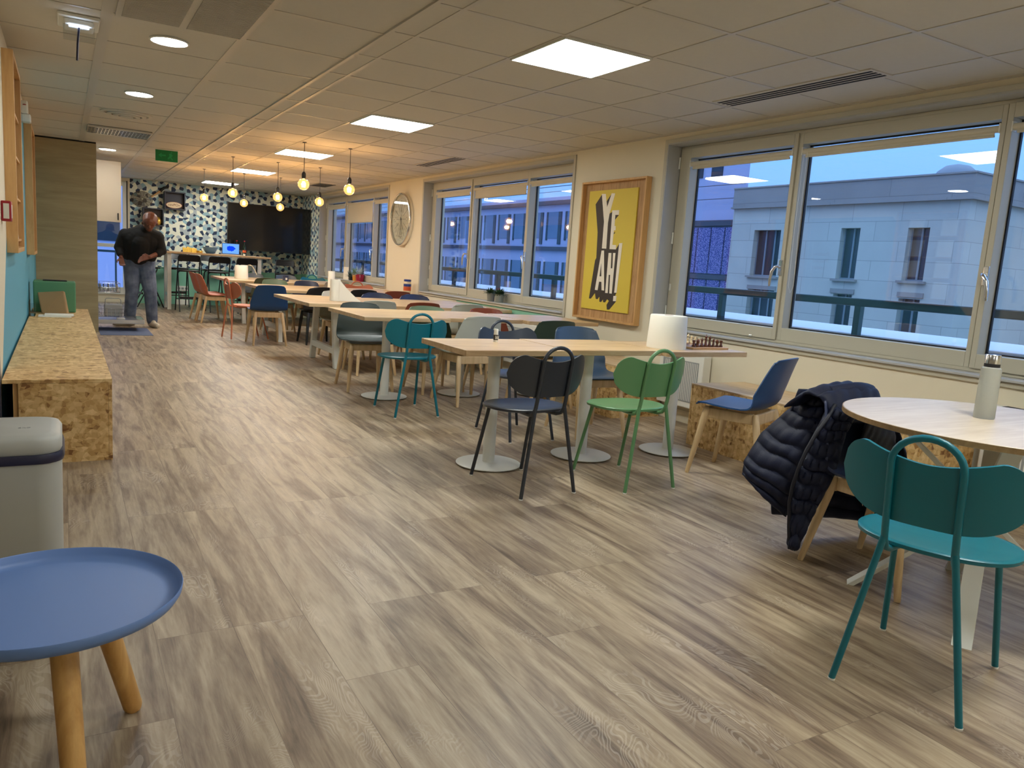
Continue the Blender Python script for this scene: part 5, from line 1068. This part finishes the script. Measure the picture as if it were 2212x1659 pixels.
# ------------------------------------------------------------------ the quilted coat on the navy chair
T = thing('quilted_coat', 'navy quilted coat draped over the back of the dark blue chair at the round table', 'coat', (3.05, 2.25, 0))
O = Vector((3.05, 2.25, 0)); C0 = Vector((0, 0, CAM_H))
def lerp_path(P_, t_):
    n = len(P_)-1; k = min(int(t_*n), n-1); f = t_*n-k; f = f*f*(3-2*f)*0.35+f*0.65
    return Vector(P_[k]).lerp(Vector(P_[k+1]), f)
def quilt(name, Lp, Rp, baffles, bulge=0.05, puff=0.024, slope=0.0, mat='coat_navy', nu=22, nv=90, towards=(-0.8, -0.6, 0.1), near=1.0):
    tw = Vector(towards).normalized()
    def fn(u, v):
        a = lerp_path(Lp, v); b = lerp_path(Rp, v); p = a.lerp(b, u); p = C0+(p-C0)*near; p += tw*bulge*math.sin(PI*u)
        ph = abs(math.sin(PI*((v+slope*u+0.012*math.sin(9*u+3*v))*baffles)))
        p += tw*puff*0.5*ph**0.55*(0.35+0.65*math.sin(PI*min(1, max(0, u*0.94+0.03)))) + tw*0.004*math.sin(31*u+17*v)*ph
        return p-O
    def th(u, v):
        ph = abs(math.sin(PI*((v+slope*u+0.012*math.sin(9*u+3*v))*baffles))); e = min(u, 1-u, v*3, (1-v)*3)
        return 0.006+puff*ph**0.55*min(1, e*9+0.1)
    return part(name, MB().sheet(nu, nv, fn, th), mat, T, 180)
# outer back / side panel
quilt('side_panel', [(2.99, 2.36, 0.715), (2.965, 2.44, 0.625), (2.895, 2.52, 0.50), (2.80, 2.52, 0.37), (2.775, 2.50, 0.31)],
      [(3.00, 2.24, 0.705), (2.945, 2.23, 0.585), (2.87, 2.24, 0.42), (2.845, 2.27, 0.28), (2.87, 2.30, 0.155)], 8.5, 0.03, 0.026, 0.05)
# front panel with the zip edge
quilt('front_panel', [(3.015, 2.26, 0.69), (2.905, 2.23, 0.565), (2.835, 2.24, 0.42), (2.825, 2.26, 0.25), (2.845, 2.24, 0.03)],
      [(3.09, 2.16, 0.655), (3.01, 2.15, 0.575), (2.96, 2.14, 0.40), (2.885, 2.15, 0.25), (2.845, 2.20, 0.035)], 10, 0.025, 0.026, -0.03, near=0.968)
part('zip', MB().tube([C0+(Vector(p)-C0)*0.963-O+Vector((-0.010, -0.010, 0)) for p in [(3.03, 2.24, 0.69), (2.965, 2.22, 0.635), (2.905, 2.225, 0.565), (2.862, 2.23, 0.49), (2.835, 2.235, 0.42), (2.826, 2.25, 0.33), (2.824, 2.255, 0.25), (2.835, 2.25, 0.13), (2.845, 2.24, 0.03)]], 0.009, 8), 'coat_lining', T, 80)
# shoulders over the chair back
quilt('shoulders', [(2.84, 2.36, 0.66), (2.86, 2.28, 0.735), (2.865, 2.20, 0.735), (2.90, 2.12, 0.62)], [(3.30, 2.38, 0.64), (3.285, 2.29, 0.745), (3.28, 2.20, 0.74), (3.27, 2.12, 0.57)], 3.2, 0.02, 0.034, 0.05, towards=(-0.1, -0.35, 0.9), nu=26, nv=60)
part('collar', MB().sheet(24, 14, lambda u, v: tuple(Vector((2.955+0.30*u, 2.20+0.05*v-0.03*math.sin(PI*u), 0.725+0.035*math.sin(PI*v)+0.020*math.sin(PI*u)))-O), lambda u, v: 0.022+0.016*math.sin(PI*v)), 'coat_navy', T, 180)
part('collar', MB().sheet(14, 10, lambda u, v: tuple(Vector((2.93+0.07*u+0.015*v, 2.215-0.10*v, 0.745-0.10*v-0.015*math.sin(PI*u)))-O), 0.018), 'coat_navy', T, 180)
part('neck_tag', MB().tube([Vector((2.925, 2.205, 0.748))-O, Vector((2.905, 2.195, 0.715))-O, Vector((2.912, 2.19, 0.70))-O], 0.004, 8), 'white_plastic', T)
# lining falling behind the backrest and past the seat
quilt('back_panel', [(2.95, 2.38, 0.74), (2.93, 2.43, 0.5), (2.91, 2.44, 0.25), (2.93, 2.43, 0.12)], [(3.33, 2.36, 0.72), (3.40, 2.36, 0.5), (3.43, 2.34, 0.25), (3.46, 2.30, 0.07)], 9, -0.03, 0.028)
quilt('right_panel', [(3.33, 2.36, 0.70), (3.40, 2.35, 0.5), (3.43, 2.33, 0.25), (3.45, 2.30, 0.08)], [(3.31, 2.13, 0.64), (3.35, 2.06, 0.45), (3.39, 2.03, 0.25), (3.43, 2.03, 0.10)], 9, 0.03, 0.028, towards=(1, 0, 0))
quilt('inner_lining', [(3.08, 2.105, 0.66), (3.03, 2.085, 0.56), (3.02, 2.08, 0.475)], [(3.28, 2.13, 0.655), (3.30, 2.10, 0.56), (3.30, 2.09, 0.48)], 1, 0.01, 0.006, mat='coat_lining', nv=20)
part('drawstring', MB().tube([Vector((3.43, 2.05, 0.11))-O, Vector((3.40, 2.03, 0.06))-O, Vector((3.375, 2.03, 0.03))-O], 0.004, 8), 'coat_lining', T)
# ------------------------------------------------------------------ outside
def xwin(t, x, y0, y1, z0, z1, bars=1):
    w_ = part('window', MB().box(x-0.02, x+0.02, y0, y1, z0, z1), 'facade_window', t, 0)
    s = MB()
    for k in range(bars+2):
        y = y0+(y1-y0)*k/(bars+1); s.box(x-0.05, x-0.0201, y-0.025, y+0.025, z0, z1)
    s.box(x-0.049, x-0.0201, y0, y1, z0-0.02, z0+0.04)
    part('window_frame', s, 'facade_frame', w_, 0)
t = thing('stone_building', 'pale stone building across the street seen through the near window', 'building', (0, 0, 0))
holes = [(16.8, 15.85, 1.46, 2.81), (13.77, 13.25, 1.50, 2.84), (11.86, 11.36, 1.54, 2.83), (16.75, 15.86, -1.0, 1.06), (13.79, 13.26, -1.0, 1.12), (11.83, 11.35, -1.0, 1.14)]
cols = sorted(set([10.45, 17.75]+[h[0] for h in holes[:3]]+[h[1] for h in holes[:3]])); s = MB()
pairs = [(h[1]-0.03, h[0]+0.03) for h in holes[:3]]
edges = [10.45]
for lo, hi in sorted(pairs): edges += [lo, hi]
edges.append(17.75)
for i in range(len(edges)-1):
    y0_, y1_ = edges[i], edges[i+1]
    if i % 2 == 0: s.box(18, 18.3, y0_, y1_, -8, 3.45)
    else:
        h = [q for q in holes if abs(q[1]-0.03-y0_) < 0.06]
        up_h = [q for q in h if q[3] > 2][0] if [q for q in h if q[3] > 2] else holes[0]
        s.box(18, 18.3, y0_, y1_, up_h[3], 3.45).box(18, 18.3, y0_, y1_, 1.1, up_h[2]).box(18, 18.3, y0_, y1_, -8, -1.0)
s.box(18.3, 26, 10.45, 10.75, -8, 3.45).box(18.35, 26, 10.75, 17.75, 3.2, 3.45)
part('facade', s, 'stone_facade', t, 0)
part('parapet', MB().box(17.93, 18.3, 10.38, 17.75, 3.5, 4.04).box(18.3, 26, 10.38, 10.7, 3.5, 4.04).box(17.86, 18.3, 10.32, 17.75, 3.4501, 3.5).box(18.3, 26, 10.32, 10.7, 3.4501, 3.5).box(17.9, 18.3, 10.35, 17.75, 4.0401, 4.08).box(18.3, 26, 10.35, 10.7, 4.0401, 4.08), 'stone_cornice', t, 0)
for h in holes: xwin(t, 18.22, h[1]-0.03, h[0]+0.03, h[2], h[3], 2 if h[0] > 15 else 1)
sl = MB()
for h in holes[:3]: sl.box(17.9, 18.0, h[1]-0.12, h[0]+0.12, h[2]-0.06, h[2])
for h in holes[3:]: sl.box(17.96, 18.0, h[1]-0.1, h[0]+0.1, h[3], h[3]+0.12)
part('sill', sl, 'stone_cornice', t, 0)
part('roof_dome', MB().lathe([(0.55, 0), (0.53, 0.2), (0.45, 0.38), (0.28, 0.52), (0, 0.58)], (19.2, 11.6, 3.9), 24), 'facade_frame', t)
t = thing('screened_building', 'taller lilac building with perforated screens, left part of the near window view', 'building', (0, 0, 0))
part('facade', MB().hexa([(18.6, 17.86, -8), (21.8, 21.05, -8), (21.8, 23.9, -8), (18.6, 23.5, -8)], [(18.6, 17.86, 9.5), (21.8, 21.05, 9.5), (21.8, 23.9, 9.5), (18.6, 23.5, 9.5)]), 'facade_lilac', t, 0)
for z0_, z1_ in ((-0.2, 1.25), (1.45, 2.95)):
    for k in range(4): part('screen', MB().box(18.45, 18.58, 17.9+k*0.62, 18.46+k*0.62, z0_, z1_), 'perforated_screen', t, 0)
part('floor_band', MB().box(18.4, 18.599, 17.8, 23.5, 1.27, 1.42).box(18.4, 18.599, 17.8, 23.5, 3.0, 3.18), 'facade_band', t, 0)
part('railing', MB().box(18.42, 18.44, 17.8, 23.5, 4.28, 4.30).box(18.42, 18.44, 17.8, 23.5, 3.85, 3.87), 'facade_band', t, 0)
for k in range(5): part('roof_window', MB().box(18.57, 18.6, 19.0+k*0.9, 19.5+k*0.9, 4.6, 6.2), 'facade_window', t, 0)
t = thing('long_office_building', 'long lilac office building with rows of tall narrow windows, seen through the farther windows', 'building', (0, 0, 0))
part('facade', MB().box(22, 34, 24.0, 140, -7.99, 4.95), 'facade_lilac', t, 0)
part('floor_band', MB().box(21.85, 21.999, 24, 140, 2.22, 2.42).box(21.85, 21.999, 24, 140, -0.7, -0.5).box(21.8, 21.999, 24, 140, 4.55, 4.75), 'facade_band', t, 0)
random.seed(11)
for k in range(26):
    y = 25.0+1.75*k
    for z0_, z1_ in ((2.75, 4.2), (-0.1, 1.65)):
        w_ = part('window', MB().box(21.97, 21.9995, y, y+0.95, z0_+0.1, z1_), 'facade_glass', t, 0)
        part('dark_jamb', MB().box(21.96, 21.9996, y-0.30, y-0.02, z0_-0.2, z1_).box(21.96, 21.9996, y+0.97, y+1.12, z0_, z1_), 'facade_window', w_, 0)
part('roof_railing', MB().box(21.9, 21.93, 24, 140, 5.45, 5.48).box(21.9, 21.93, 24, 140, 5.2, 5.22), 'facade_band', t, 0)
t = thing('stone_wing', 'pale stone building wing at the right edge of the near window view', 'building', (0, 0, 0))
part('facade', MB().box(24, 30, -14, 10.0, -8, 4.3), 'stone_facade', t, 0); part('parapet', MB().box(23.9, 30.05, -14, 10.05, 4.3001, 4.9), 'stone_cornice', t, 0)
for k in range(6): xwin(t, 23.97, 1.0+k*1.5, 1.6+k*1.5, 1.6, 3.0, 1)
# our own terrace
t = thing('terrace_railing', 'dark green metal railing on the terrace right outside the windows', 'railing', (0, 0, 0))
part('top_rail', MB().box(5.57, 5.63, -4, 22, 1.085, 1.15), 'outside_rail', t, 0, 0.01)
for k in range(-2, 12): part('post', MB().box(5.575, 5.625, 4.0+1.52*k, 4.055+1.52*k, 0.72, 1.085), 'outside_rail', t, 0)
t = thing('terrace_parapet', 'pale concrete parapet under the terrace railing', 'parapet', (0, 0, 0)); part('cap', MB().box(5.68, 6.88, -4, 22, 0.78, 0.856), 'outside_ledge', t, 0, 0.01)
part('wall', MB().box(5.72, 6.8, -4, 22, -6, 0.7799), 'outside_deck', t, 0)
tag(part('terrace_floor', MB().box(4.92, 5.66, -4, 22, 0.60, 0.72), 'outside_deck', None, 0), 'brown terrace floor strip right outside the windows', 'terrace')
tag(part('street', MB().box(4.9, 60, -60, 150, -8.2, -8.0), 'pot_grey', None, 0), 'street surface below the windows between the buildings', 'street')
t = thing('courtyard_building', 'blue grey building with railings seen through the far glazed door', 'building', (0, 0, 0))
part('facade', MB().box(-6, 8, 30, 33, -8, 8), 'facade_lilac', t, 0)
for k in range(6): part('window', MB().box(-3+k*1.3, -2.2+k*1.3, 29.96, 29.999, 1.2, 3.0), 'facade_window', t, 0)
tag(part('balcony_rail', MB().box(-1.5, 3, 19.5, 19.54, 0.95, 1.0).box(-0.2, -0.16, 19.5, 19.54, 0, 0.95).box(0.4, 0.44, 19.5, 19.54, 0, 0.95).box(1.0, 1.04, 19.5, 19.54, 0, 0.95), 'outside_rail', None, 0), 'dark balcony rail outside the far glazed door', 'railing')
tag(part('balcony_slab', MB().box(-2, 4, 17.55, 19.6, -0.2, 0.0), 'outside_ledge', None, 0), 'pale balcony slab outside the far glazed door', 'balcony')
